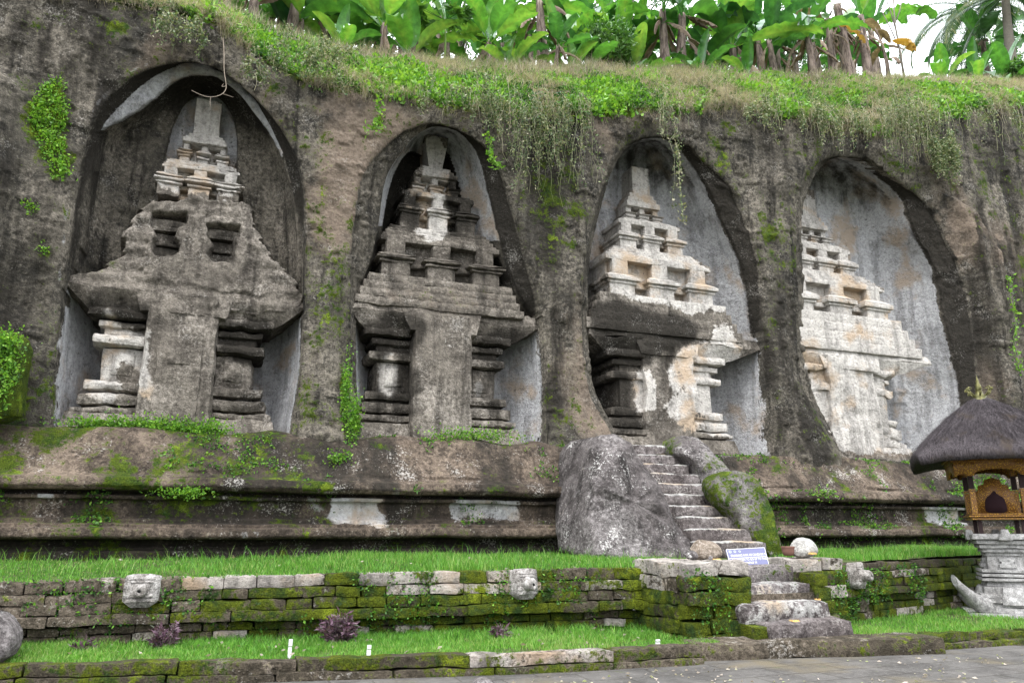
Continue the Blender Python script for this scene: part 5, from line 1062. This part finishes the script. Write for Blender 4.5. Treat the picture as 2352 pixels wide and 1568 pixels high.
curtain('hanging_creeper', 'yellow-green trailing creeper right of the fourth niche top', [(2130, 335, 2185, .9, 14.9, 85)], 6, .95, .5)
curtain('hanging_creeper', 'scattered short creeper along the lip above the first niche', [(360, 60, 480, .4, 15.1, 30), (560, 140, 800, .4, 15.1, 60)], 7, .5)
def vine(name, label, pts, n, seed, leafs=120, mat=COVER, L=.1):
    r = np.random.default_rng(seed); c = chaikin(np.array(pts, float), 3, False); P_ = np.array([P3(x, y, n) for x, y in c]); P_[:, 1] += r.normal(0, .02, len(P_))
    T = Thing(name, label, 'vine', P_[0]); m = MB(); tube(m, P_, .008, 4); T.part('stem', m, GSTEM)
    if leafs:
        q = P_[r.integers(0, len(P_), leafs)] + r.normal(0, .05, (leafs, 3)); m = MB(); V, F, v = cards(q, L, L * .6, r, None, .9, np.clip(.7 + .2 * r.normal(0, 1, leafs), 0, 1), np.array([[0, -.6, .1]])); m.add(V, F, v=v); T.part('leaves', m, mat)
vine('leafy_vine', 'bright green leafy vine dangling at the upper right rim of the second niche', [(1118, 310), (1130, 330), (1122, 352), (1128, 372), (1150, 384)], 15.0, 1)
vine('leafy_vine', 'small bright green vine on the pier left of the second niche', [(868, 235), (872, 262), (864, 285), (870, 298), (838, 297)], 15.05, 2, 90)
vine('leafy_vine', 'slim yellowish vine hanging far into the third niche', [(1552, 340), (1558, 385), (1562, 420), (1566, 470), (1568, 505)], 15.0, 3, 60, VINE)
vine('leafy_vine', 'small green vine climbing the rock at the far right edge', [(2318, 640), (2322, 690), (2335, 740), (2325, 800), (2340, 850)], 14.8, 4, 160)
# bare root dangling before the first niche
m = MB()
def root(pts, n, r0): c = chaikin(np.array(pts, float), 3, False); P_ = np.array([P3(x, y, n) for x, y in c]); tube(m, P_, np.linspace(r0, r0 * .5, len(P_)), 5)
root([(512, 88), (515, 120), (514, 160), (519, 190), (520, 205), (512, 216), (498, 222), (480, 224), (462, 219), (440, 208)], 15.0, .009); root([(512, 216), (525, 220), (536, 224)], 15.0, .005); root([(484, 224), (482, 236), (484, 247)], 15.0, .005); root([(519, 198), (508, 200), (514, 192)], 15.0, .006)
solo('hanging_root', 'bare pale root dangling from the grass in front of the top of the first niche', 'root', m, flat_mat('pale_root', (.3, .25, .2), .9), P3(512, 88, 15.0))

# small plants rooted in the walls
m = MB()
v_ = RW.verts(); r2 = np.random.default_rng(21); idx = r2.integers(0, len(v_), 60000); q = v_[idx]; k = vis(q) & (fbm(q, 1.6, 3, 320) + .25 * fbm(q, 5, 2, 321) > .16) & (q[:, 1] < n_wall(q[:, 0]) + .2); q = q[k]
V, F, v = cards(q + [0, -.01, 0], .045, .03, r2, None, .9, np.clip(.3 + .25 * r2.normal(0, 1, len(q)), 0, 1), np.array([[0, -.8, .2]])); m.add(V, F, v=v)
for (s0, s1, z0, z1, n, N) in [(9.4, 12, .05, 1.05, 9.95, 3000), (6.0, 7.1, .1, 1.1, 9.19, 800), (8.4, 9.3, .1, 1.1, 9.7, 500)]:
    _s = r2.uniform(s0, s1, N); q = np.stack([_s, np.where(_s > 9.35, n_wall(np.maximum(_s, 7.6)) - .03, n) + r2.normal(0, .02, N), r2.uniform(z0, z1, N)], -1); k = fbm(q, 1.6, 3, 322) + .25 * fbm(q, 5, 2, 323) > .1; q = q[k]
    V, F, v = cards(q, .045, .03, r2, None, .9, np.clip(.25 + .22 * r2.normal(0, 1, len(q)), 0, 1), np.array([[0, -.8, .2]])); m.add(V, F, v=v)
stuff('wall_plants', m, COVER)
m = MB(); q = A2[r2.integers(0, len(A2), 130000)]; k = vis(q) & (fbm(q, 1.1, 4, 330) + .3 * fbm(q, 4, 2, 331) > np.where(q[:, 2] > 2.3, .27, .34)) & (q[:, 2] > 1.4) & (q[:, 2] < 3.5) & (q[:, 1] < 15.3); q = q[k]
V, F, v = cards(q + [0, -.01, .01], .06, .035, r2, None, .9, np.clip(.4 + .25 * r2.normal(0, 1, len(q)), 0, 1), np.array([[0, -.7, .4]])); m.add(V, F, v=v)
for x, y, n, rx, rz, N in [(370, 985, 15.2, .5, .1, 3000), (230, 975, 15.2, .3, .06, 900), (490, 990, 15.2, .14, .1, 500), (1090, 1000, 15.1, .5, .08, 900), (780, 1055, 14.7, .12, .08, 300), (420, 1130, 14.2, .2, .05, 500), (1890, 1135, 14.2, .2, .07, 300), (795, 905, 15.1, .05, .35, 900), (812, 965, 14.95, .07, .25, 900), (2, 785, 14.1, .14, .08, 700), (10, 850, 14.1, .12, .3, 700)]:
    c = P3(x, y, n); q = c + r2.normal(0, 1, (N, 3)) * [rx, .05, rz]; V, F, v = cards(q, .055, .035, r2, None, .9, np.clip(.62 + .22 * r2.normal(0, 1, N), 0, 1), np.array([[0, -.7, .4]])); m.add(V, F, v=v)
p, t = cliff_pts(60000, 60, E0 - 6, .03); k = ~inniche(p); p = p[k]; am = np.zeros(len(p))
for x, y, rx, rz, a in [(110, 260, .3, .7, 1.), (120, 330, .22, .5, 1), (140, 380, .2, .35, 1), (105, 220, .2, .2, .6), (70, 190, .4, .2, .4), (60, 480, .4, .4, .25), (100, 580, .12, .4, .35), (230, 60, .5, .3, .3), (2330, 960, .4, .4, .6), (1835, 330, .8, .5, .15), (650, 300, .5, .6, .15)]:
    c = atn((x, y), NF); am = np.maximum(am, a * np.exp(-((p[:, 0] - c[0]) / rx) ** 2 - ((p[:, 2] - c[1]) / rz) ** 2))
k = (am + .35 * fbm(p, 2, 3, 340) > .42); p = p[k]; p = np.repeat(p, 9, 0) + r2.normal(0, .05, (len(p) * 9, 3)) * [1, .4, 1]
V, F, v = cards(p + [0, -.03, 0], .06, .04, r2, None, .9, np.clip(.68 + .2 * r2.normal(0, 1, len(p)), 0, 1), np.array([[0, -.7, .3]])); m.add(V, F, v=v)
stuff('cliff_moss_plants', m, COVER)
# purple-leaved shrubs by the wall
for (x, y, w_, h, N, lb) in [(388, 1478, .36, .33, 420, 'small purple-leaved shrub under the squarish water spout'), (778, 1482, .52, .42, 900, 'largest purple-leaved shrub at the foot of the mossy wall'), (1150, 1472, .22, .22, 170, 'sparse greyish purple shrub under the wall, near the rounded-top spout'), (215, 1478, .25, .16, 120, 'tiny purple seedling plant at the foot of the wall near the left boulder')]:
    s0 = atz((x, y), .2); c = np.array([s0[0], min(s0[1], float(n_wall(s0[0])) - .3), .19]); r = np.random.default_rng(x); T = Thing('purple_shrub', lb, 'shrub', c, 'purple-leaved shrubs at the foot of the wall'); st = MB(); lf = MB()
    for k in range(max(6, N // 22)):
        a = r.random() * 6.28; rr = w_ * .5 * r.random() ** .5; tip = c + [math.cos(a) * rr, math.sin(a) * rr * .6, h * (1 - .55 * (rr / (w_ * .5)) ** 2) * r.uniform(.75, 1.05)]; b0 = c + [math.cos(a) * rr * .3, math.sin(a) * rr * .2, 0]
        P_ = np.array([b0, (b0 + tip) / 2 + [0, 0, .03], tip]); tube(st, P_, .004, 4, False); q = b0 + (tip - b0) * (r.random(22)[:, None] ** .6) + r.normal(0, .02, (22, 3)); V, F, v = cards(q, .085, .024, r, None, .6, np.clip(.5 + .27 * r.normal(0, 1, 22), 0, 1), np.array([[math.cos(a) * .5, math.sin(a) * .5 - .3, .4]])); lf.add(V, F, v=v)
    T.part('stem', st, BRK2); T.part('foliage', lf, PURPL)
# ------------------------------------------------------------------ banana grove, trees and palm on the plateau
def banana_leaf(r, L, W_, el, az, droop, tat=.25, v0=.5, origin=(0, 0, 0), twist=0., fold=.25):
    """one paddle leaf: stalk, arching midrib, two half blades with torn edges; returns V, quads, v"""
    n = 22; t = np.linspace(0, 1, n); ang = el - droop * t ** 1.5; ds = L / (n - 1); x = np.concatenate([[0], np.cumsum(np.cos(ang[:-1]) * ds)]); z = np.concatenate([[0], np.cumsum(np.sin(ang[:-1]) * ds)])
    c, s = math.cos(az), math.sin(az); mid = np.stack([x * c, x * s, z], -1) + np.array(origin)
    tg = np.gradient(mid, axis=0); tg /= np.linalg.norm(tg, axis=1)[:, None]
    lat0 = np.array([-s, c, 0.]); up = np.cross(lat0, tg) * -1; up = np.cross(tg, lat0)
    b0 = .2; u = np.clip((t - b0) / (1 - b0), 0, 1); wd = W_ / 2 * np.sin(np.pi * u ** .8) ** .55; wd = np.where(t < b0, .018 + .01 * (1 - t / b0), np.maximum(wd, .012))
    tw = twist * t
    Vs = []; vv = []
    for side in (-1, 1):
        jit = np.cumsum(r.normal(0, .10, n)) * tat; flop = fold + .25 * t * r.uniform(.2, 1.2) + jit * .6
        edge = mid + side * lat0 * (wd * np.cos(flop))[:, None] + up * (wd * np.sin(flop) * 1.0)[:, None] * np.cos(tw)[:, None] + tg * (wd * .22)[:, None]
        cut = r.random(n) < .06 + tat * .7; e2 = edge.copy()
        e2[cut & (u > .05) & (u < .95)] += (tg * (r.normal(0, .10, n) * W_)[:, None] - up * (np.abs(r.normal(0, .16, n)) * W_)[:, None])[cut & (u > .05) & (u < .95)]
        h = (mid + e2) / 2 + up * (wd * .10)[:, None]
        Vs.append((h, e2))
    V = np.stack([Vs[0][1], Vs[0][0], mid, Vs[1][0], Vs[1][1]], 1).reshape(-1, 3); Q = gridf(n, 5)
    # tears: drop some of the outer quads' neighbours
    keep = np.ones(len(Q), bool)
    v = np.clip(v0 + r.normal(0, .05) + np.tile([-.02, .0, .12, .0, -.02], n) + .04 * r.normal(0, 1, n * 5), 0, 1)
    return V, Q[keep], v
def banana(seed, h, r0, nl, L, W_, el=(20, 80), v=(.35, .8), dead=3, tat=.25, lean=0., dry=0.0):
    """returns (root empty at origin, unlabelled) with trunk, leaves and hanging dead leaves as parts"""
    r = np.random.default_rng(seed); T = Thing('banana_plant', None, 'banana plant', (0, 0, 0))
    m = MB(); n = 12; t = np.linspace(0, 1, n); P_ = np.stack([lean * h * t ** 1.4, .04 * np.sin(t * 3 + seed), h * t - .15], -1); rad = r0 * (1.25 - .6 * t ** .8) * (1 + .06 * r.normal(0, 1, n)); tube(m, P_, rad, 10)
    m.V = [rough(q, .012, 5, seed) for q in m.V]; T.part('trunk', m, BARK if h > .7 else GSTEM)
    top = P_[-1]
    for k in range(nl):
        az = k * 2.4 + r.normal(0, .3); q = k / max(1, nl - 1); e = R(el[1] - (el[1] - el[0]) * q + r.normal(0, 5)); Lk = L * r.uniform(.8, 1.12); dr = R(r.uniform(25, 75)) * (.5 + q * .9)
        V, Q, vv = banana_leaf(r, Lk, W_ * r.uniform(.85, 1.15), e, az, dr, tat * (.4 + q), v[0] + (v[1] - v[0]) * r.random() ** 1.2, top - [0, 0, .12], fold=r.uniform(.1, .5))
        mb = MB(); mb.add(V, Q, v=vv); T.part('leaf', mb, BANANA if r.random() > dry else DEADL)
    for k in range(dead):
        az = r.random() * 6.28; z = h * r.uniform(.55, .98); o = np.array([lean * z, 0, z]); V, Q, vv = banana_leaf(r, L * r.uniform(.4, .7), W_ * .32, R(r.uniform(-65, -15)), az, R(r.uniform(25, 60)), .9, r.uniform(.1, .6), o, fold=-1.1)
        mb = MB(); mb.add(V, Q, v=vv); T.part('dead_leaf', mb, DEADL)
    return T.o
protos = {
 'tall': banana(1, 2.3, .14, 8, 2.3, .62, (5, 78), (.3, .75), 5, .3), 'tall2': banana(2, 2.0, .13, 9, 2.1, .58, (-5, 75), (.25, .7), 4, .35, .08),
 'mid': banana(3, 1.1, .10, 8, 2.0, .56, (15, 82), (.4, .9), 2, .25), 'mid2': banana(4, 1.3, .09, 7, 1.8, .5, (5, 80), (.35, .85), 3, .35, -.06),
 'sucker': banana(5, .35, .06, 6, 1.5, .46, (35, 86), (.5, .95), 0, .12), 'sucker2': banana(6, .3, .05, 5, 1.2, .36, (25, 85), (.6, 1.0), 1, .15),
 'dead': banana(7, 2.9, .17, 3, 1.6, .4, (-20, 60), (.4, .9), 14, .5, .03, .4), 'low': banana(8, .4, .07, 8, 1.7, .5, (0, 70), (.25, .7), 1, .3)}
GRP = 'banana plants growing on the plateau above the cliff'
B = [  # kind, base px x, n, scale, turn, label
 ('dead', 455, 18.2, .75, 10, 'old banana trunk hung with dry leaves at the upper left, leftmost of the grove'),
 ('dead', 505, 18.5, .7, 100, 'old banana trunk with dry leaves just right of the leftmost one'),
 ('tall2', 575, 18.6, .85, 200, 'leaning banana plant with a rough grey trunk above the first niche'),
 ('tall', 668, 19.4, .9, 60, 'banana plant with big dark hanging leaves above the pier beside the first niche'),
 ('sucker', 782, 18.2, .75, 310, 'single pale banana sucker leaf standing against the white sky'),
 ('mid', 877, 18.6, 1.05, 30, 'large trunkless banana clump with arching leaves left of the papaya'),
 ('sucker', 945, 18.4, 1.05, 75, 'banana sucker with one broad upright sunlit leaf left of the papaya'),
 ('mid', 1122, 18.3, .85, 140, 'young bright banana plant with upright leaves right of the papaya'),
 ('sucker2', 1172, 18.2, 1.05, 15, 'yellowing banana sucker on the lip above the dry mauve grass'),
 ('tall', 1243, 19.0, 1.0, 250, 'tall banana plant with a thick trunk and a drooping yellow-brown leaf'),
 ('mid2', 1277, 18.2, .7, 180, 'small banana plant with a few upright yellow-green leaves before the thick trunk'),
 ('sucker2', 1312, 18.2, .9, 220, 'low yellow-green banana sucker beside the round bush'),
 ('low', 1345, 18.6, .8, 90, 'low spreading banana plant tucked left of the round bush'),
 ('sucker', 1460, 18.5, .95, 0, 'banana sucker with a pale upright leaf right of the round bush'),
 ('tall', 1528, 18.5, .95, 330, 'banana plant with a shaggy brown trunk above the third niche'),
 ('tall2', 1562, 18.6, 1.1, 20, 'banana plant with the smoothest thick pale trunk above the third niche'),
 ('low', 1610, 18.2, .7, 260, 'low banana plant with bluish leaves right of the thick pale trunk'),
 ('mid', 1683, 18.8, 1.2, 70, 'big banana clump with two tall vertical leaves, above the pier of the fourth niche'),
 ('sucker2', 1715, 18.1, .9, 130, 'small banana sucker with thin stalks in the grass before the big clump'),
 ('tall2', 1751, 18.8, .9, 100, 'banana plant with a dark trunk and a leaf crumpled white'),
 ('mid2', 1779, 18.4, 1.2, 300, 'banana plant with many pale stalks fanning from a shaggy base'),
 ('tall', 1863, 18.5, .85, 210, 'slim banana plant with a yellow leaf above the fourth niche'),
 ('dead', 1915, 18.4, .8, 60, 'banana trunk curtained with dry brown leaves above the fourth niche'),
 ('dead', 1946, 18.7, 1.0, 150, 'thickest grey banana trunk, tall and nearly leafless'),
 ('dead', 1988, 18.7, .85, 260, 'slim grey banana trunk leaning right of the thickest one'),
 ('sucker', 2166, 18.4, .9, 45, 'bright upright banana sucker below the palm fronds'),
 ('sucker2', 2240, 18.4, 1.0, 160, 'low banana sucker in the dry grass below the palm'),
 ('low', 2305, 18.8, 1.1, 310, 'low dark banana plant at the right edge under the palm')]
def zplat(s, n): return float(z_hi(s)) + float(np.interp(n - 17.8, [0, 7, 14, 62], [0, 4.4, 6.4, 9]))
def place(o, s, n, sc__, rz, dz=-.05): o.location = (s, n, zplat(s, n) + dz); o.scale = (sc__,) * 3; o.rotation_euler = (0, 0, R(rz))
used = set()
for kind, x, n, s_, rz, lb in B:
    p = protos[kind]; o = p if kind not in used else copy_tree(p); used.add(kind)
    sx = atn((x, 150), n)[0]; place(o, float(sx), n, s_ * 1.22, rz, -.12); tag(o, lb, 'banana plant', GRP)
r = np.random.default_rng(77)
kinds = ['tall', 'tall2', 'mid', 'mid2', 'low', 'mid']
for k in range(44):                    # second row, seen only as leaves between the front plants
    x = 430 + k * 43.5 + r.uniform(-16, 16)
    if 2010 < x < 2130: continue
    n = r.uniform(19.6, 23.5); o = copy_tree(protos[kinds[int(r.integers(0, 6))]]); sx = atn((x, 120), n)[0]; place(o, float(sx), n, r.uniform(.95, 1.4), r.uniform(0, 360), -.1)
    tag(o, 'banana plant crowded in the shaded second row of the grove', 'banana plant', 'banana plants in the second row of the grove')
# papaya, bush, sapling
def leafy(name, label, cat, base, N, rx, rz, cz, L, mat, seed, stems=6, group=None, r0=.02, clump=9, v0=.5):
    r = np.random.default_rng(seed); T = Thing(name, label, cat, base, group); st = MB(); lf = MB(); base = np.array(base)
    cs = r.normal(0, 1, (N // 60 + 2, 3)); cs /= np.linalg.norm(cs, axis=1)[:, None]; cs *= r.random((len(cs), 1)) ** .35; cs = base + [0, 0, cz] + cs * [rx, rx, rz]
    for k, c in enumerate(cs):
        if k < stems: tube(st, np.array([base + r.normal(0, .03, 3) * [1, 1, 0], base + (c - base) * [.35, .35, .5], c]), [r0, r0 * .8, r0 * .4], 5)
        q = c + r.normal(0, 1, (60, 3)) * [rx * .22, rx * .22, rz * .2]; V, F, v = cards(q, L, L * .42, r, None, 1., np.clip(v0 + .15 * r.normal() + .16 * r.normal(0, 1, 60), 0, 1), np.array([[0, -.4, .25]])); lf.add(V, F, v=v)
    T.part('stem', st, BRK2); T.part('foliage', lf, mat); return T
def onplat(x, n): s = float(atn((x, 150), n)[0]); return (s, n, zplat(s, n))
leafy('bush', 'round bright green bush at the edge of the banana grove', 'bush', onplat(1402, 18.5), 3800, .72, .68, .95, .17, TREEL, 31, 14, v0=.8)
leafy('bush', 'low leafy weed bush under the palm at the right edge', 'bush', onplat(2330, 18.6), 1500, .6, .45, .55, .2, TREEL, 32, 8, v0=.7)
c = np.array(onplat(1021, 18.2)); T = Thing('papaya_plant', 'slender young papaya plant with a thin pale green stem in the banana grove', 'papaya', c); m = MB()
tube(m, np.array([c, c + [.01, 0, .7], c + [-.01, 0, 1.45]]), [.035, .03, .022], 8); T.part('stem', m, GSTEM); r = np.random.default_rng(4)
for k in range(11):
    a = k * 2.4; e_ = r.uniform(-.1, .7); tip = c + [0, 0, 1.42] + np.array([math.cos(a), math.sin(a), e_]) * r.uniform(.45, .75); m = MB(); tube(m, np.array([c + [0, 0, 1.42], tip]), .008, 4)
    for f in np.linspace(-1.9, 1.9, 7):
        d = np.array([math.cos(a + f), math.sin(a + f), -.25]); V, F, v = cards(np.repeat([tip], 2, 0), .3, .13, r, None, .08, np.full(2, .8), np.array([d])); m.add(V, F, v=v)
    T.part('leaf', m, TREEL)
T = Thing('sapling', 'thin bare forked sapling standing in the gap of white sky', 'sapling', onplat(2073, 19)); c = T.base; m = MB()
tube(m, c + np.array([[0, 0, 0], [-.03, 0, 1.2], [-.1, 0, 2.6], [.05, 0, 4.2]]), [.05, .045, .035, .02], 6); T.part('trunk', m, BRK2)
for b0, b1 in (((-.05, 0, 1.5), (-.75, .1, 3.4)), ((-.08, 0, 2.2), (-.35, .1, 4.0)), ((-.1, 0, 2.6), (.5, 0, 3.9))): m = MB(); tube(m, c + np.array([b0, (np.array(b0) + b1) / 2 + [.05, 0, 0], b1]), [.03, .024, .012], 5); T.part('limb', m, BRK2)
m = MB(); r = np.random.default_rng(9)
for b in [(-.75, .1, 3.4), (-.4, 0, 2.7)]:
    V, Q, vv = banana_leaf(r, .7, .22, R(-20), 2.5, R(80), .9, .3, c + b, fold=-1.); m.add(V, Q, v=vv)
V, Q, vv = banana_leaf(r, 1.1, .5, R(-30), 3.6, R(70), .5, .97, c + [-.5, -.1, 1.25], fold=-.4); m2 = MB(); m2.add(V, Q, v=vv)
T2 = Thing('dead_banana_plant', 'withered banana stem with one orange-yellow hanging leaf', 'banana plant', onplat(2037, 18.4)); c2 = T2.base
m3 = MB(); tube(m3, c2 + np.array([[0, 0, -.1], [.02, 0, .8], [-.1, 0, 1.6], [-.35, 0, 2.2]]), [.09, .07, .04, .02], 7); T2.part('trunk', m3, BARK)
for k, (o_, L, az, vv0, el, w_) in enumerate([((-.1, -.05, 1.55), 1.5, -.9, .97, 10, .55), ((-.1, 0, 1.5), 1.2, 1.2, .4, 30, .3), ((0, 0, .9), .9, -1.6, .5, 0, .3), ((-.3, 0, 2.1), 1.3, .3, .3, 40, .3)]):
    V, Q, vv = banana_leaf(r, L, w_, R(el), az, R(120), .6, vv0, c2 + np.array(o_), fold=-.5); mm = MB(); mm.add(V, Q, v=vv); T2.part('leaf', mm, DEADL)
# palm, its crown above the frame, fronds sweeping down into it
PALM = leaf_mat('palm_leaf', [(.015, .04, .025), (.035, .08, .04), (.08, .14, .06), (.27, .26, .14)], .3, .08)
def palm(label, base, H, nf, L, seed, rx=0):
    r = np.random.default_rng(seed); T = Thing('palm_tree', label, 'palm tree', base); base = np.array(base); m = MB(); t = np.linspace(0, 1, 18)
    tube(m, base + np.stack([.35 * t ** 2, 0 * t, H * t - .2], -1), .2 * (1.15 - .35 * t) * (1 + .05 * (np.arange(18) % 2)), 12); T.part('trunk', m, BRK2); top = base + [.35, 0, H]
    for k in range(nf):
        az = k * 2.4 + r.normal(0, .15); el = R(55 - 75 * (k / nf) + r.normal(0, 5)); n = 34; tt = np.linspace(0, 1, n); Lk = L * r.uniform(.9, 1.1); ang = el - R(95) * tt ** 1.3; ds = Lk / n
        x = np.concatenate([[0], np.cumsum(np.cos(ang[:-1]) * ds)]); z = np.concatenate([[0], np.cumsum(np.sin(ang[:-1]) * ds)]); c, s = math.cos(az), math.sin(az); mid = top + np.stack([x * c, x * s, z], -1)
        mr = MB(); tube(mr, mid, np.linspace(.035, .008, n), 5, v=.55); tg = np.gradient(mid, axis=0); tg /= np.linalg.norm(tg, axis=1)[:, None]; lat = np.array([-s, c, 0.])
        for j in np.arange(4, n, .5):
            i = int(j); ll = .75 * math.sin(math.pi * min(1, .18 + .8 * tt[i])) ** .7
            for sd_ in (-1, 1):
                d = lat * sd_ * .75 + tg[i] * .55 + [0, 0, -.15]; d /= np.linalg.norm(d); p0 = mid[i] + (tg[i] * ds * (j - i)); p1 = p0 + d * ll * .5; p2 = p0 + d * ll + [0, 0, -ll * r.uniform(.25, .55)]
                w_ = np.cross(d, [0, 0, 1.]); w_ /= np.linalg.norm(w_) + 1e-6; w_ = w_ * .5 + np.array([0, 0, .5]); w_ *= .045
                mr.addm(np.array([p0 - w_ * .6, p0 + w_ * .6, p1 - w_, p1 + w_, p2]), [np.array([[0, 1, 3, 2]]), np.array([[2, 3, 4]])], v=float(np.clip(.4 + .22 * r.normal() + (.35 if k % 5 == 2 else 0), 0, 1)))
        T.part('frond', mr, PALM)
    return T
palm('palm tree at the right edge, long dark fronds arching down and a grey trunk', onplat(2325, 20.5), 4.9, 20, 5.2, 3)
palm('palm tree farther back whose drooping fronds show left of the grey palm trunk', onplat(2235, 25.0), 5.0, 18, 5.2, 8)
# trees behind the grove
def tree(label, base, H, cr, N, seed, mat=TREEL, v0=.45, L=.22):
    r = np.random.default_rng(seed); T = Thing('tree', label, 'tree', base, 'trees rising behind the banana grove'); base = np.array(base); m = MB(); t = np.linspace(0, 1, 9); tube(m, base + np.stack([.3 * np.sin(t * 2 + seed), .2 * np.cos(t * 3), H * .8 * t - .2], -1), .2 * (1.1 - .75 * t), 9); T.part('trunk', m, BRK2); lf = MB()
    nc = N // 45; cs = r.normal(0, 1, (nc, 3)); cs /= np.linalg.norm(cs, axis=1)[:, None]; cs = base + [0, 0, H * .62] + cs * (r.random((nc, 1)) ** .4) * [cr, cr, H * .45]; lm = MB()
    for k, c in enumerate(cs):
        if k % 9 == 0: tube(lm, np.array([base + [0, 0, H * r.uniform(.2, .55)], (base + [0, 0, H * .5] + c) / 2 + r.normal(0, .15, 3), c]), [.07, .045, .015], 5)
        q = c + r.normal(0, .3, (45, 3)); V, F, v = cards(q, L, L * .36, r, None, 1., np.clip(v0 + .14 * r.normal() + .14 * r.normal(0, 1, 45), 0, 1), np.array([[0, -.2, -.1]])); lf.add(V, F, v=v)
    T.part('limb', lm, BRK2); T.part('crown', lf, mat)
for x, n, H, cr, N, lb in [(620, 27, 8, 2.4, 5200, 'fine-leaved tree behind the banana leaves, upper left'), (745, 30, 9, 2.2, 4200, 'fine-leaved tree showing through white sky left of the papaya'), (830, 33, 9, 2.5, 4200, 'tree far back directly behind the big trunkless banana clump'), (1060, 32, 8, 2.3, 3800, 'tree far back behind the papaya'), (1330, 31, 9, 2.0, 3400, 'thin tree behind the yellow-brown banana leaf'), (1450, 29, 8, 1.9, 2600, 'thin airy tree above the round bush'), (1620, 33, 8, 2.6, 4000, 'tree behind the thick pale banana trunk'), (1800, 30, 8, 2.6, 5200, 'dense dark tree behind the fanning banana stalks'), (1900, 34, 8, 2.4, 3600, 'tree far back behind the dry banana trunks'), (2300, 30, 9, 3.0, 6000, 'dark tree behind the palm at the right edge')]:
    tree(lb, onplat(x, n), H, cr, N, int(x))
